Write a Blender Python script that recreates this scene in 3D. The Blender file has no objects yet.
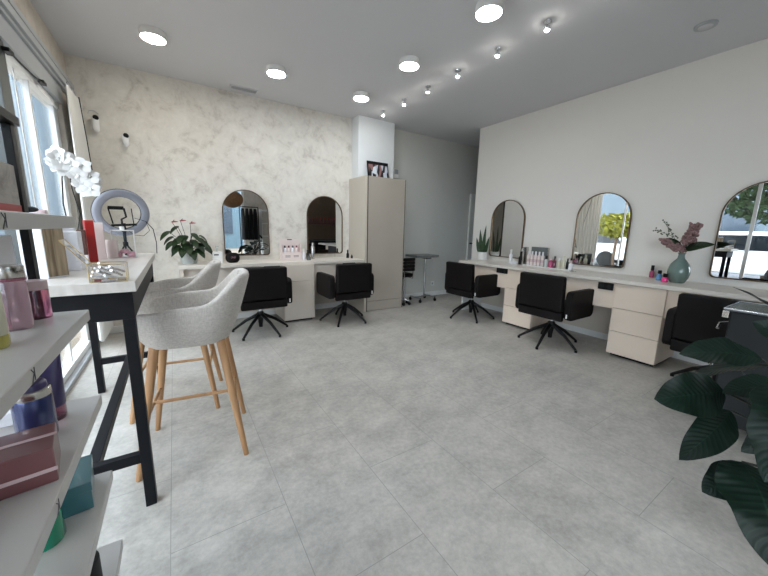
import bpy, bmesh, math, random
from mathutils import Vector, Matrix
random.seed(7)
PI = math.pi
SC = bpy.context.scene
COL = SC.collection

# ------------------------------------------------------------------ camera
CAM_P = Vector((0, 0, 1.1465))
CR = Vector((0.84096604, -0.54065755, 0.02157642))
CU = Vector((0.07851329, 0.16138333, 0.98376373))
CF = Vector((0.53536136, 0.82561785, -0.17816671))
FPX = 321.43
YA, XB, XC, H = 4.31, 3.938, -0.714, 2.6546

def at(px, py, axis, val):
    """the point where the sight line of a pixel meets a plane of the room"""
    d = CF + CR * ((px - 384) / FPX) - CU * ((py - 288) / FPX)
    t = (val - CAM_P[axis]) / d[axis]
    return CAM_P + d * t

def dep(px, py, depth):
    d = CF + CR * ((px - 384) / FPX) - CU * ((py - 288) / FPX)
    return CAM_P + d * depth

cam = bpy.data.cameras.new('camera')
cam.sensor_width = 36.0
cam.lens = FPX / 768 * 36.0
cam.clip_start = 0.02
co = bpy.data.objects.new('camera', cam)
COL.objects.link(co)
m = Matrix.Identity(4)
for i, v in enumerate((CR, CU, -CF)):
    for j in range(3):
        m[j][i] = v[j]
m.translation = CAM_P
co.matrix_world = m
SC.camera = co

# ------------------------------------------------------------------ materials
def new_mat(name):
    mt = bpy.data.materials.new(name)
    mt.use_nodes = True
    nt = mt.node_tree
    return mt, nt, nt.nodes['Principled BSDF']

def srgb(r, g, b):
    def f(c):
        c /= 255.0
        return c / 12.92 if c <= 0.04045 else ((c + 0.055) / 1.055) ** 2.4
    return (f(r), f(g), f(b), 1)

def mat(name, c, rough=0.5, metal=0.0, vary=0.06, scale=8.0, bump=0.0, bscale=None, spec=0.5, trans=0.0, coat=0.0, ior=1.45, stretch=None, alpha=None, sheen=0.0):
    """plain surface whose colour drifts a little with a noise texture"""
    mt, nt, b = new_mat(name)
    col = srgb(*c)
    tc = nt.nodes.new('ShaderNodeTexCoord')
    mp = nt.nodes.new('ShaderNodeMapping')
    if stretch:
        mp.inputs['Scale'].default_value = stretch
    nt.links.new(tc.outputs['Object'], mp.inputs['Vector'])
    n = nt.nodes.new('ShaderNodeTexNoise')
    n.inputs['Scale'].default_value = scale
    n.inputs['Detail'].default_value = 5
    nt.links.new(mp.outputs['Vector'], n.inputs['Vector'])
    r = nt.nodes.new('ShaderNodeValToRGB')
    r.color_ramp.elements[0].position = 0.3
    r.color_ramp.elements[1].position = 0.7
    r.color_ramp.elements[0].color = tuple(max(0, x * (1 - vary)) for x in col[:3]) + (1,)
    r.color_ramp.elements[1].color = tuple(min(1, x * (1 + vary)) for x in col[:3]) + (1,)
    nt.links.new(n.outputs['Fac'], r.inputs['Fac'])
    nt.links.new(r.outputs['Color'], b.inputs['Base Color'])
    b.inputs['Roughness'].default_value = rough
    b.inputs['Metallic'].default_value = metal
    b.inputs['Specular IOR Level'].default_value = spec
    b.inputs['Transmission Weight'].default_value = trans
    b.inputs['Coat Weight'].default_value = coat
    b.inputs['IOR'].default_value = ior
    b.inputs['Sheen Weight'].default_value = sheen
    if alpha is not None:
        b.inputs['Alpha'].default_value = alpha
    if bump:
        n2 = nt.nodes.new('ShaderNodeTexNoise')
        n2.inputs['Scale'].default_value = bscale or scale * 6
        n2.inputs['Detail'].default_value = 4
        nt.links.new(mp.outputs['Vector'], n2.inputs['Vector'])
        bp = nt.nodes.new('ShaderNodeBump')
        bp.inputs['Strength'].default_value = bump
        bp.inputs['Distance'].default_value = 0.01
        nt.links.new(n2.outputs['Fac'], bp.inputs['Height'])
        nt.links.new(bp.outputs['Normal'], b.inputs['Normal'])
    return mt

def emis(name, c, s):
    mt, nt, b = new_mat(name)
    b.inputs['Base Color'].default_value = srgb(*c)
    b.inputs['Emission Color'].default_value = srgb(*c)
    b.inputs['Emission Strength'].default_value = s
    return mt

def glass_pane(name, tint=(1, 1, 1), refl=1.0):
    """thin pane: clear, with a Fresnel reflection"""
    mt = bpy.data.materials.new(name)
    mt.use_nodes = True
    nt = mt.node_tree
    nt.nodes.clear()
    out = nt.nodes.new('ShaderNodeOutputMaterial')
    tr = nt.nodes.new('ShaderNodeBsdfTransparent')
    tr.inputs['Color'].default_value = (*tint, 1)
    gl = nt.nodes.new('ShaderNodeBsdfGlossy')
    gl.inputs['Roughness'].default_value = 0.01
    ge = nt.nodes.new('ShaderNodeNewGeometry')
    dt = nt.nodes.new('ShaderNodeVectorMath'); dt.operation = 'DOT_PRODUCT'
    nt.links.new(ge.outputs['Normal'], dt.inputs[0]); nt.links.new(ge.outputs['Incoming'], dt.inputs[1])
    def mth(op, a, v):
        q = nt.nodes.new('ShaderNodeMath'); q.operation = op; q.use_clamp = True
        if isinstance(a, float): q.inputs[0].default_value = a; nt.links.new(v, q.inputs[1])
        else: nt.links.new(a, q.inputs[0]); q.inputs[1].default_value = v
        return q
    # Schlick: the same on both faces of the pane
    ab = nt.nodes.new('ShaderNodeMath'); ab.operation = 'ABSOLUTE'; nt.links.new(dt.outputs['Value'], ab.inputs[0])
    om = mth('SUBTRACT', 1.0, ab.outputs[0])
    p5 = mth('POWER', om.outputs[0], 5.0)
    ml = mth('ADD', mth('MULTIPLY', p5.outputs[0], 0.9 * refl).outputs[0], 0.035)
    mx = nt.nodes.new('ShaderNodeMixShader')
    nt.links.new(ml.outputs[0], mx.inputs['Fac'])
    nt.links.new(tr.outputs[0], mx.inputs[1])
    nt.links.new(gl.outputs[0], mx.inputs[2])
    nt.links.new(mx.outputs[0], out.inputs['Surface'])
    return mt

def floor_mat():
    mt, nt, b = new_mat('stone_tile')
    N, L = nt.nodes, nt.links
    tc = N.new('ShaderNodeTexCoord')
    mp = N.new('ShaderNodeMapping')
    mp.inputs['Rotation'].default_value = (0, 0, PI / 2)      # lanes run along the room
    L.new(tc.outputs['Object'], mp.inputs['Vector'])
    br = N.new('ShaderNodeTexBrick')
    br.offset = 0.5
    br.inputs['Scale'].default_value = 1
    br.inputs['Brick Width'].default_value = 0.82
    br.inputs['Row Height'].default_value = 0.4075
    br.inputs['Mortar Size'].default_value = 0.0016
    br.inputs['Mortar Smooth'].default_value = 0.3
    br.inputs['Bias'].default_value = 0
    br.inputs['Color1'].default_value = (0.46, 0.46, 0.46, 1)
    br.inputs['Color2'].default_value = (0.54, 0.54, 0.54, 1)
    br.inputs['Mortar'].default_value = (0.5, 0.5, 0.5, 1)
    L.new(mp.outputs['Vector'], br.inputs['Vector'])
    n1 = N.new('ShaderNodeTexNoise'); n1.inputs['Scale'].default_value = 2.2; n1.inputs['Detail'].default_value = 7; n1.inputs['Roughness'].default_value = 0.62
    n2 = N.new('ShaderNodeTexNoise'); n2.inputs['Scale'].default_value = 38; n2.inputs['Detail'].default_value = 6; n2.inputs['Roughness'].default_value = 0.7
    n3 = N.new('ShaderNodeTexNoise'); n3.inputs['Scale'].default_value = 9; n3.inputs['Detail'].default_value = 8; n3.inputs['Roughness'].default_value = 0.65
    for n in (n1, n2, n3):
        L.new(tc.outputs['Object'], n.inputs['Vector'])
    def mix(a, bb, f):
        mx = N.new('ShaderNodeMix'); mx.data_type = 'FLOAT'
        mx.inputs['Factor'].default_value = f
        L.new(a, mx.inputs['A']); L.new(bb, mx.inputs['B'])
        return mx.outputs['Result']
    v = mix(mix(n1.outputs['Fac'], n3.outputs['Fac'], 0.5), n2.outputs['Fac'], 0.35)
    bw = N.new('ShaderNodeRGBToBW'); L.new(br.outputs['Color'], bw.inputs['Color'])
    v = mix(v, bw.outputs['Val'], 0.25)
    rp = N.new('ShaderNodeValToRGB')
    rp.color_ramp.elements[0].position = 0.39; rp.color_ramp.elements[0].color = srgb(144, 141, 135)
    rp.color_ramp.elements[1].position = 0.60; rp.color_ramp.elements[1].color = srgb(194, 190, 183)
    L.new(v, rp.inputs['Fac'])
    mx = N.new('ShaderNodeMix'); mx.data_type = 'RGBA'
    L.new(br.outputs['Fac'], mx.inputs['Factor'])
    L.new(rp.outputs['Color'], mx.inputs['A'])
    mx.inputs['B'].default_value = srgb(142, 140, 136)
    L.new(mx.outputs['Result'], b.inputs['Base Color'])
    b.inputs['Roughness'].default_value = 0.42
    b.inputs['Specular IOR Level'].default_value = 0.4
    bp = N.new('ShaderNodeBump'); bp.inputs['Strength'].default_value = 0.12; bp.inputs['Distance'].default_value = 0.004
    L.new(n2.outputs['Fac'], bp.inputs['Height'])
    L.new(bp.outputs['Normal'], b.inputs['Normal'])
    return mt

def stucco_mat(name, dark, mid, light):
    mt, nt, b = new_mat(name)
    N, L = nt.nodes, nt.links
    tc = N.new('ShaderNodeTexCoord')
    n1 = N.new('ShaderNodeTexNoise'); n1.inputs['Scale'].default_value = 5.5; n1.inputs['Detail'].default_value = 9; n1.inputs['Roughness'].default_value = 0.72; n1.inputs['Distortion'].default_value = 0.6
    n2 = N.new('ShaderNodeTexNoise'); n2.inputs['Scale'].default_value = 14; n2.inputs['Detail'].default_value = 6; n2.inputs['Roughness'].default_value = 0.7
    for n in (n1, n2):
        L.new(tc.outputs['Object'], n.inputs['Vector'])
    mx = N.new('ShaderNodeMix'); mx.data_type = 'FLOAT'; mx.inputs['Factor'].default_value = 0.3
    L.new(n1.outputs['Fac'], mx.inputs['A']); L.new(n2.outputs['Fac'], mx.inputs['B'])
    rp = N.new('ShaderNodeValToRGB')
    e = rp.color_ramp.elements
    e[0].position = 0.36; e[0].color = srgb(*dark)
    e[1].position = 0.66; e[1].color = srgb(*light)
    k = e.new(0.47); k.color = srgb(*mid)
    L.new(mx.outputs['Result'], rp.inputs['Fac'])
    L.new(rp.outputs['Color'], b.inputs['Base Color'])
    b.inputs['Roughness'].default_value = 0.75
    bp = N.new('ShaderNodeBump'); bp.inputs['Strength'].default_value = 0.25; bp.inputs['Distance'].default_value = 0.006
    L.new(mx.outputs['Result'], bp.inputs['Height'])
    L.new(bp.outputs['Normal'], b.inputs['Normal'])
    return mt

def wood_mat(name, c1, c2, scale=14, stretch=(1, 1, 0.06), rough=0.45):
    mt, nt, b = new_mat(name)
    N, L = nt.nodes, nt.links
    tc = N.new('ShaderNodeTexCoord')
    mp = N.new('ShaderNodeMapping'); mp.inputs['Scale'].default_value = stretch
    L.new(tc.outputs['Object'], mp.inputs['Vector'])
    n = N.new('ShaderNodeTexNoise'); n.inputs['Scale'].default_value = scale; n.inputs['Detail'].default_value = 6; n.inputs['Distortion'].default_value = 0.4
    L.new(mp.outputs['Vector'], n.inputs['Vector'])
    rp = N.new('ShaderNodeValToRGB')
    rp.color_ramp.elements[0].position = 0.35; rp.color_ramp.elements[0].color = srgb(*c1)
    rp.color_ramp.elements[1].position = 0.65; rp.color_ramp.elements[1].color = srgb(*c2)
    L.new(n.outputs['Fac'], rp.inputs['Fac'])
    L.new(rp.outputs['Color'], b.inputs['Base Color'])
    b.inputs['Roughness'].default_value = rough
    return mt

def weave_mat(name, c, rough=0.9):
    """woven upholstery: fine crossed threads"""
    mt, nt, b = new_mat(name)
    N, L = nt.nodes, nt.links
    tc = N.new('ShaderNodeTexCoord')
    n = N.new('ShaderNodeTexNoise'); n.inputs['Scale'].default_value = 60; n.inputs['Detail'].default_value = 3
    mp = N.new('ShaderNodeMapping'); mp.inputs['Scale'].default_value = (1, 1, 4)
    L.new(tc.outputs['Object'], mp.inputs['Vector']); L.new(mp.outputs['Vector'], n.inputs['Vector'])
    n2 = N.new('ShaderNodeTexNoise'); n2.inputs['Scale'].default_value = 60; n2.inputs['Detail'].default_value = 3
    mp2 = N.new('ShaderNodeMapping'); mp2.inputs['Scale'].default_value = (4, 4, 0.6)
    L.new(tc.outputs['Object'], mp2.inputs['Vector']); L.new(mp2.outputs['Vector'], n2.inputs['Vector'])
    mx = N.new('ShaderNodeMath'); mx.operation = 'ADD'
    L.new(n.outputs['Fac'], mx.inputs[0]); L.new(n2.outputs['Fac'], mx.inputs[1])
    hf = N.new('ShaderNodeMath'); hf.operation = 'MULTIPLY'; hf.inputs[1].default_value = 0.5
    L.new(mx.outputs[0], hf.inputs[0])
    rp = N.new('ShaderNodeValToRGB')
    col = srgb(*c)
    rp.color_ramp.elements[0].position = 0.38; rp.color_ramp.elements[0].color = tuple(x * 0.8 for x in col[:3]) + (1,)
    rp.color_ramp.elements[1].position = 0.6; rp.color_ramp.elements[1].color = tuple(min(1, x * 1.08) for x in col[:3]) + (1,)
    L.new(hf.outputs[0], rp.inputs['Fac'])
    L.new(rp.outputs['Color'], b.inputs['Base Color'])
    b.inputs['Roughness'].default_value = rough
    b.inputs['Sheen Weight'].default_value = 0.2
    bp = N.new('ShaderNodeBump'); bp.inputs['Strength'].default_value = 0.2; bp.inputs['Distance'].default_value = 0.003
    L.new(hf.outputs[0], bp.inputs['Height']); L.new(bp.outputs['Normal'], b.inputs['Normal'])
    return mt

def leaf_mat(name, dark, light, vein, rough=0.38, bands=22.0):
    """leaf with side veins that run out from the midrib (UV: u across, v along)"""
    mt, nt, b = new_mat(name)
    N, L = nt.nodes, nt.links
    uv = N.new('ShaderNodeUVMap'); uv.uv_map = 'UVMap'
    sp = N.new('ShaderNodeSeparateXYZ'); L.new(uv.outputs['UV'], sp.inputs[0])
    def math_(op, a, bb=None, v=None):
        q = N.new('ShaderNodeMath'); q.operation = op
        L.new(a, q.inputs[0])
        if bb is not None: L.new(bb, q.inputs[1])
        if v is not None: q.inputs[1].default_value = v
        return q.outputs[0]
    du = math_('ABSOLUTE', math_('SUBTRACT', sp.outputs['X'], v=0.5))
    sl = math_('SUBTRACT', sp.outputs['Y'], math_('MULTIPLY', du, v=0.35))
    w = math_('SINE', math_('MULTIPLY', sl, v=bands * 2 * PI))
    w01 = math_('MULTIPLY', math_('ADD', w, v=1.0), v=0.5)
    tc = N.new('ShaderNodeTexCoord')
    n = N.new('ShaderNodeTexNoise'); n.inputs['Scale'].default_value = 9; n.inputs['Detail'].default_value = 4
    L.new(tc.outputs['Object'], n.inputs['Vector'])
    rp = N.new('ShaderNodeValToRGB')
    rp.color_ramp.elements[0].position = 0.35; rp.color_ramp.elements[0].color = srgb(*dark)
    rp.color_ramp.elements[1].position = 0.7; rp.color_ramp.elements[1].color = srgb(*light)
    L.new(n.outputs['Fac'], rp.inputs['Fac'])
    pw = math_('POWER', w01, v=7.0)
    mid = math_('LESS_THAN', du, v=0.012)
    fac = math_('MAXIMUM', math_('MULTIPLY', pw, v=0.35), math_('MULTIPLY', mid, v=0.7))
    mx = N.new('ShaderNodeMix'); mx.data_type = 'RGBA'
    L.new(fac, mx.inputs['Factor']); L.new(rp.outputs['Color'], mx.inputs['A']); mx.inputs['B'].default_value = srgb(*vein)
    L.new(mx.outputs['Result'], b.inputs['Base Color'])
    b.inputs['Roughness'].default_value = rough
    b.inputs['Specular IOR Level'].default_value = 0.25
    bp = N.new('ShaderNodeBump'); bp.inputs['Strength'].default_value = 0.2; bp.inputs['Distance'].default_value = 0.004
    L.new(w01, bp.inputs['Height']); L.new(bp.outputs['Normal'], b.inputs['Normal'])
    return mt

M = {}
M['floor'] = floor_mat()
M['stucco'] = stucco_mat('stucco', (190, 183, 173), (215, 210, 201), (229, 225, 217))
M['paint'] = mat('warm white paint', (226, 222, 215), 0.65, vary=0.015, scale=2)
M['recess_paint'] = mat('cool grey paint', (206, 206, 200), 0.65, vary=0.015, scale=2)
M['column_paint'] = mat('white paint', (228, 231, 232), 0.6, vary=0.01)
M['ceiling'] = mat('ceiling paint', (208, 208, 211), 0.8, vary=0.012, scale=2)
M['beige_wall'] = stucco_mat('beige plaster', (178, 168, 156), (196, 187, 176), (208, 200, 190))
M['trim'] = mat('white trim', (226, 226, 224), 0.4, vary=0.02)
M['alu'] = mat('grey aluminium', (176, 180, 184), 0.35, metal=0.3, vary=0.03)
M['counter'] = mat('counter laminate', (214, 207, 197), 0.28, vary=0.03, scale=5)
M['front'] = mat('cream laminate', (226, 209, 192), 0.45, vary=0.02, scale=4)
M['front_a'] = mat('greige laminate', (208, 198, 186), 0.45, vary=0.02, scale=4)
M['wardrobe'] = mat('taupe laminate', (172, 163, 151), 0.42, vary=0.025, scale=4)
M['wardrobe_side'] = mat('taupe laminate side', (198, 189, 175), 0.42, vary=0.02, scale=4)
M['seam'] = mat('dark seam', (62, 56, 52), 0.7)
M['kick'] = mat('black plastic', (13, 13, 14), 0.45, spec=0.3)
M['leather'] = mat('black leather', (15, 11, 11), 0.6, vary=0.12, scale=30, bump=0.1, bscale=300, spec=0.22)
M['blackmetal'] = mat('black metal', (10, 10, 11), 0.42, spec=0.3)
M['chrome'] = mat('chrome', (205, 207, 210), 0.12, metal=1.0, vary=0.01)
M['brass'] = mat('aged brass', (104, 82, 58), 0.35, metal=0.85, vary=0.1, scale=20)
M['gold'] = mat('gold', (190, 168, 120), 0.3, metal=0.9)
M['mirror'] = mat('mirror', (236, 238, 238), 0.0, metal=1.0, vary=0.0)
M['oak'] = wood_mat('light oak', (150, 110, 74), (178, 138, 98))
M['fabric'] = weave_mat('grey weave', (190, 184, 177))
M['tabletop'] = wood_mat('white ash laminate', (184, 177, 170), (204, 199, 193), scale=6, stretch=(4, 0.3, 1), rough=0.38)
M['navyblack'] = mat('blue black lacquer', (11, 12, 17), 0.5, vary=0.08, spec=0.25)
M['shelf'] = mat('grey white laminate', (186, 184, 181), 0.3, vary=0.02)
M['white'] = mat('white card', (232, 232, 236), 0.45, vary=0.015)
M['whiteplastic'] = mat('white plastic', (228, 228, 226), 0.35, vary=0.01)
M['ceramic_w'] = mat('white ceramic', (222, 221, 216), 0.3, vary=0.02)
M['ceramic_g'] = mat('pale grey ceramic', (188, 192, 188), 0.35, vary=0.03)
M['teal_glaze'] = mat('teal glaze', (98, 117, 110), 0.2, vary=0.12, scale=12, coat=0.5)
M['soil'] = mat('potting soil', (48, 36, 27), 0.95, vary=0.3, scale=60, bump=0.6, bscale=90)
M['leaf_big'] = leaf_mat('dark leaf', (6, 19, 14), (12, 31, 22), (34, 56, 43), rough=0.42, bands=15)
M['leaf_mid'] = leaf_mat('green leaf', (10, 24, 10), (26, 48, 19), (48, 72, 36), bands=8)
M['leaf_snake'] = mat('snake leaf', (48, 70, 44), 0.45, vary=0.5, scale=16, stretch=(1, 1, 6))
M['stem'] = mat('plant stem', (40, 52, 30), 0.5, vary=0.15)
M['darkstem'] = mat('dark stem', (22, 24, 18), 0.6, vary=0.15)
M['spathe'] = mat('red spathe', (150, 34, 38), 0.35, vary=0.15, scale=20)
M['orchid'] = mat('orchid petal', (238, 238, 236), 0.55, vary=0.03, scale=40)
M['pinkflower'] = mat('dusty pink blossom', (138, 108, 107), 0.85, vary=0.3, scale=60)
M['sprig'] = mat('olive sprig', (98, 104, 88), 0.7, vary=0.2)
M['paleflower'] = mat('pale pink petals', (226, 176, 190), 0.7, vary=0.15, scale=60)
M['curtain'] = mat('grey curtain', (212, 211, 207), 0.9, vary=0.03, scale=6)
M['red'] = mat('red card', (176, 38, 34), 0.35, vary=0.06)
M['pinkbox'] = mat('dusty rose card', (116, 72, 74), 0.3, vary=0.08, coat=0.35)
M['tealbox'] = mat('teal card', (64, 112, 122), 0.3, vary=0.08, coat=0.35)
M['palepink'] = mat('pale pink card', (226, 212, 208), 0.5, vary=0.02)
M['brown'] = mat('brown card', (92, 62, 56), 0.45, vary=0.1)
M['marble'] = stucco_mat('marbled card', (132, 124, 116), (182, 176, 168), (202, 197, 190))
M['driftwood'] = wood_mat('driftwood print', (110, 92, 70), (176, 158, 132), scale=18, stretch=(3, 3, 0.25))
M['pinkglass'] = mat('pink bottle', (244, 204, 216), 0.08, vary=0.03, trans=0.85, coat=0.6)
M['plumglass'] = mat('plum bottle', (176, 104, 130), 0.1, vary=0.03, trans=0.75, coat=0.6)
M['navybottle'] = mat('blue bottle', (58, 66, 112), 0.18, vary=0.05, metal=0.35, coat=0.6)
M['purpletube'] = mat('violet tube', (66, 58, 98), 0.3, vary=0.05, coat=0.3)
M['greenglass'] = mat('green bottle', (0, 132, 98), 0.12, vary=0.06, coat=0.6)
M['cream'] = mat('cream bottle', (206, 202, 180), 0.35, vary=0.05)
M['yellow'] = mat('yellow oil', (196, 184, 96), 0.2, vary=0.05, trans=0.3)
M['bronzetin'] = mat('copper tin', (150, 92, 70), 0.35, metal=0.5)
M['silver'] = mat('brushed silver', (200, 196, 192), 0.22, metal=1.0, vary=0.05)
M['pinkcap'] = mat('pink cap', (206, 180, 182), 0.3)
M['ink'] = mat('ink', (70, 70, 76), 0.6)
M['darkink'] = mat('black ink', (28, 28, 30), 0.6)
M['blueink'] = mat('blue ink', (120, 130, 190), 0.6)
M['pink'] = mat('hot pink lacquer', (228, 48, 128), 0.2, vary=0.04, coat=0.5)
M['rose'] = mat('rose lacquer', (186, 66, 112), 0.2, vary=0.04, coat=0.5)
M['skyblue'] = mat('sky blue lacquer', (104, 156, 206), 0.2, vary=0.04, coat=0.5)
M['greytray'] = mat('grey tray', (96, 100, 100), 0.25, vary=0.05)
M['charcoal'] = mat('charcoal panel', (34, 36, 37), 0.55, vary=0.05, spec=0.3)
M['ringdiff'] = mat('ring diffuser', (158, 161, 172), 0.4, vary=0.02)
M['lamp'] = emis('lamp diffuser', (255, 246, 230), 36.0)
M['lampcool'] = emis('cool lamp diffuser', (244, 250, 255), 36.0)
M['bulb'] = emis('spot bulb', (255, 252, 244), 55.0)
M['pane'] = glass_pane('window glass', (0.96, 0.98, 0.99))
M['clear'] = glass_pane('clear acrylic', (0.97, 0.97, 0.97))
M['rattan'] = mat('rattan', (112, 80, 52), 0.8, vary=0.3, scale=40, bump=0.5, bscale=80)
M['coat'] = mat('black cloth', (14, 14, 16), 0.95, vary=0.2)
M['darkroom'] = mat('brown plaster', (116, 98, 82), 0.8, vary=0.05)
M['street'] = mat('street paving', (140, 126, 110), 0.9, vary=0.1, scale=3, bump=0.2)
M['asphalt'] = mat('asphalt', (118, 118, 120), 0.9, vary=0.1, scale=6)
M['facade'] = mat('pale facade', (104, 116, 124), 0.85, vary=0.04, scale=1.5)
M['facade2'] = mat('teal grey facade', (92, 112, 122), 0.85, vary=0.05, scale=1.5)
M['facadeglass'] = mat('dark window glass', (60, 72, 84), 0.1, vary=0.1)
M['carwhite'] = mat('white car paint', (232, 232, 230), 0.25, coat=0.8, vary=0.01)
M['carglass'] = mat('car glass', (26, 30, 34), 0.08)
M['tyre'] = mat('tyre', (22, 22, 22), 0.9)
M['bark'] = mat('bark', (92, 74, 58), 0.95, vary=0.3, scale=20, bump=0.6)
M['treeleaf'] = mat('tree leaf', (44, 58, 36), 0.8, vary=0.5, spec=0.1, scale=9)
M['yellowleaf'] = mat('yellow leaf', (128, 126, 52), 0.8, spec=0.1, vary=0.25, scale=9)

# ------------------------------------------------------------------ mesh tools
class MB:
    def __init__(self):
        self.bm = bmesh.new()
        self.uv = None

    def box(self, x0, x1, y0, y1, z0, z1, mtx=None):
        vs = [self.bm.verts.new(v) for v in ((x0, y0, z0), (x1, y0, z0), (x1, y1, z0), (x0, y1, z0), (x0, y0, z1), (x1, y0, z1), (x1, y1, z1), (x0, y1, z1))]
        for f in ((3, 2, 1, 0), (4, 5, 6, 7), (0, 1, 5, 4), (1, 2, 6, 5), (2, 3, 7, 6), (3, 0, 4, 7)):
            self.bm.faces.new([vs[i] for i in f])
        if mtx is not None:
            for v in vs:
                v.co = mtx @ v.co
        return self

    def tube(self, pts, rad, n=10, caps=True):
        pts = [Vector(p) for p in pts]
        rs = rad if isinstance(rad, (list, tuple)) else [rad] * len(pts)
        rings = []
        prev = None
        for i, p in enumerate(pts):
            a = pts[max(0, i - 1)]
            b = pts[min(len(pts) - 1, i + 1)]
            t = (b - a)
            if t.length < 1e-9:
                t = Vector((0, 0, 1))
            t.normalize()
            if prev is None:
                u = t.orthogonal().normalized()
            else:
                u = prev - t * prev.dot(t)
                u = u.normalized() if u.length > 1e-6 else t.orthogonal().normalized()
            prev = u
            w = t.cross(u)
            rings.append([self.bm.verts.new(p + (u * math.cos(2 * PI * k / n) + w * math.sin(2 * PI * k / n)) * rs[i]) for k in range(n)])
        for i in range(len(rings) - 1):
            for k in range(n):
                self.bm.faces.new((rings[i][k], rings[i][(k + 1) % n], rings[i + 1][(k + 1) % n], rings[i + 1][k]))
        if caps:
            self.bm.faces.new(rings[0][::-1])
            self.bm.faces.new(rings[-1])
        return self

    def lathe(self, prof, n=24, c=(0, 0, 0), cap=True):
        """prof: (radius, z) pairs from bottom to top"""
        rings = []
        for r, z in prof:
            if r < 1e-5:
                rings.append([self.bm.verts.new((c[0], c[1], c[2] + z))])
            else:
                rings.append([self.bm.verts.new((c[0] + r * math.cos(2 * PI * k / n), c[1] + r * math.sin(2 * PI * k / n), c[2] + z)) for k in range(n)])
        for i in range(len(rings) - 1):
            a, b = rings[i], rings[i + 1]
            for k in range(n):
                k2 = (k + 1) % n
                if len(a) == 1 and len(b) == 1:
                    continue
                if len(a) == 1:
                    self.bm.faces.new((a[0], b[k2], b[k]))
                elif len(b) == 1:
                    self.bm.faces.new((a[k], a[k2], b[0]))
                else:
                    self.bm.faces.new((a[k], a[k2], b[k2], b[k]))
        if cap:
            if len(rings[0]) > 1:
                self.bm.faces.new(rings[0][::-1])
            if len(rings[-1]) > 1:
                self.bm.faces.new(rings[-1])
        return self

    def prism(self, poly, f, d):
        """poly of 2-D points, f maps (a, b) to 3-D, d: extrusion vector"""
        d = Vector(d)
        lo = [self.bm.verts.new(f(a, b)) for a, b in poly]
        hi = [self.bm.verts.new(Vector(f(a, b)) + d) for a, b in poly]
        n = len(poly)
        self.bm.faces.new(lo[::-1])
        self.bm.faces.new(hi)
        for i in range(n):
            self.bm.faces.new((lo[i], lo[(i + 1) % n], hi[(i + 1) % n], hi[i]))
        return self

    def blob(self, c, r, seg=10, ring=7, sc=(1, 1, 1)):
        c = Vector(c)
        prof = [(r * math.sin(PI * i / ring), -r * math.cos(PI * i / ring)) for i in range(ring + 1)]
        rings = []
        for q, z in prof:
            if q < 1e-6:
                rings.append([self.bm.verts.new(c + Vector((0, 0, z * sc[2])))])
            else:
                rings.append([self.bm.verts.new(c + Vector((q * sc[0] * math.cos(2 * PI * k / seg), q * sc[1] * math.sin(2 * PI * k / seg), z * sc[2]))) for k in range(seg)])
        for i in range(len(rings) - 1):
            a, b = rings[i], rings[i + 1]
            for k in range(seg):
                k2 = (k + 1) % seg
                if len(a) == 1:
                    self.bm.faces.new((a[0], b[k2], b[k]))
                elif len(b) == 1:
                    self.bm.faces.new((a[k], a[k2], b[0]))
                else:
                    self.bm.faces.new((a[k], a[k2], b[k2], b[k]))
        return self

    def grid(self, fn, nu, nv):
        """fn(u, v) -> point; u, v in 0..1; writes UVs"""
        if self.uv is None:
            self.uv = self.bm.loops.layers.uv.new('UVMap')
        g = [[self.bm.verts.new(fn(i / nu, j / nv)) for j in range(nv + 1)] for i in range(nu + 1)]
        for i in range(nu):
            for j in range(nv):
                f = self.bm.faces.new((g[i][j], g[i + 1][j], g[i + 1][j + 1], g[i][j + 1]))
                for lp, (a, b) in zip(f.loops, ((i, j), (i + 1, j), (i + 1, j + 1), (i, j + 1))):
                    lp[self.uv].uv = (a / nu, b / nv)
        return self

    def leaf(self, base, tip, width, normal, bend=0.0, fold=0.12, nl=14, nw=6, tipness=1.0, wave=0.0, peak=0.42):
        base, tip, normal = Vector(base), Vector(tip), Vector(normal).normalized()
        ax = tip - base
        Ln = ax.length
        t = ax.normalized()
        normal = (normal - t * normal.dot(t)).normalized()
        side = t.cross(normal).normalized()
        e = math.log(0.5) / math.log(peak)
        ph = random.random() * 6
        def fn(u, v):
            w = math.sin(PI * (v ** e)) ** 0.75 * width * 0.5 if 0 < v < 1 else 0.0
            s = (u - 0.5) * 2
            p = base + ax * v + normal * (bend * Ln * math.sin(PI * v))
            p = p + side * (s * w) + normal * (abs(s) * w * fold)
            if wave:
                p = p + normal * (wave * w * abs(s) * math.sin(v * 16 + ph + (2 if s > 0 else 0)))
            return p
        return self.grid(fn, nw, nl)

    def build(self, name, material, parent=None, bevel=0.0, seg=2, smooth=False, solid=0.0, subsurf=0, loc=None, rotz=0.0, weld=False):
        if weld:
            bmesh.ops.remove_doubles(self.bm, verts=self.bm.verts, dist=1e-5)
        bmesh.ops.recalc_face_normals(self.bm, faces=self.bm.faces)
        me = bpy.data.meshes.new(name)
        self.bm.to_mesh(me)
        self.bm.free()
        me.materials.append(M[material] if isinstance(material, str) else material)
        if smooth or bevel:
            for p in me.polygons:
                p.use_smooth = True
        o = bpy.data.objects.new(name, me)
        COL.objects.link(o)
        if solid:
            md = o.modifiers.new('solid', 'SOLIDIFY'); md.thickness = solid; md.offset = 0
        if bevel:
            md = o.modifiers.new('bevel', 'BEVEL'); md.width = bevel; md.segments = seg; md.limit_method = 'ANGLE'; md.angle_limit = math.radians(40)
            md.harden_normals = True
        if subsurf:
            md = o.modifiers.new('sub', 'SUBSURF'); md.levels = subsurf; md.render_levels = subsurf
        if smooth and not bevel and not subsurf:
            md = o.modifiers.new('split', 'EDGE_SPLIT'); md.split_angle = math.radians(45)
        if parent is not None:
            o.parent = parent
        if loc is not None:
            o.location = loc
        o.rotation_euler[2] = rotz
        return o

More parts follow.
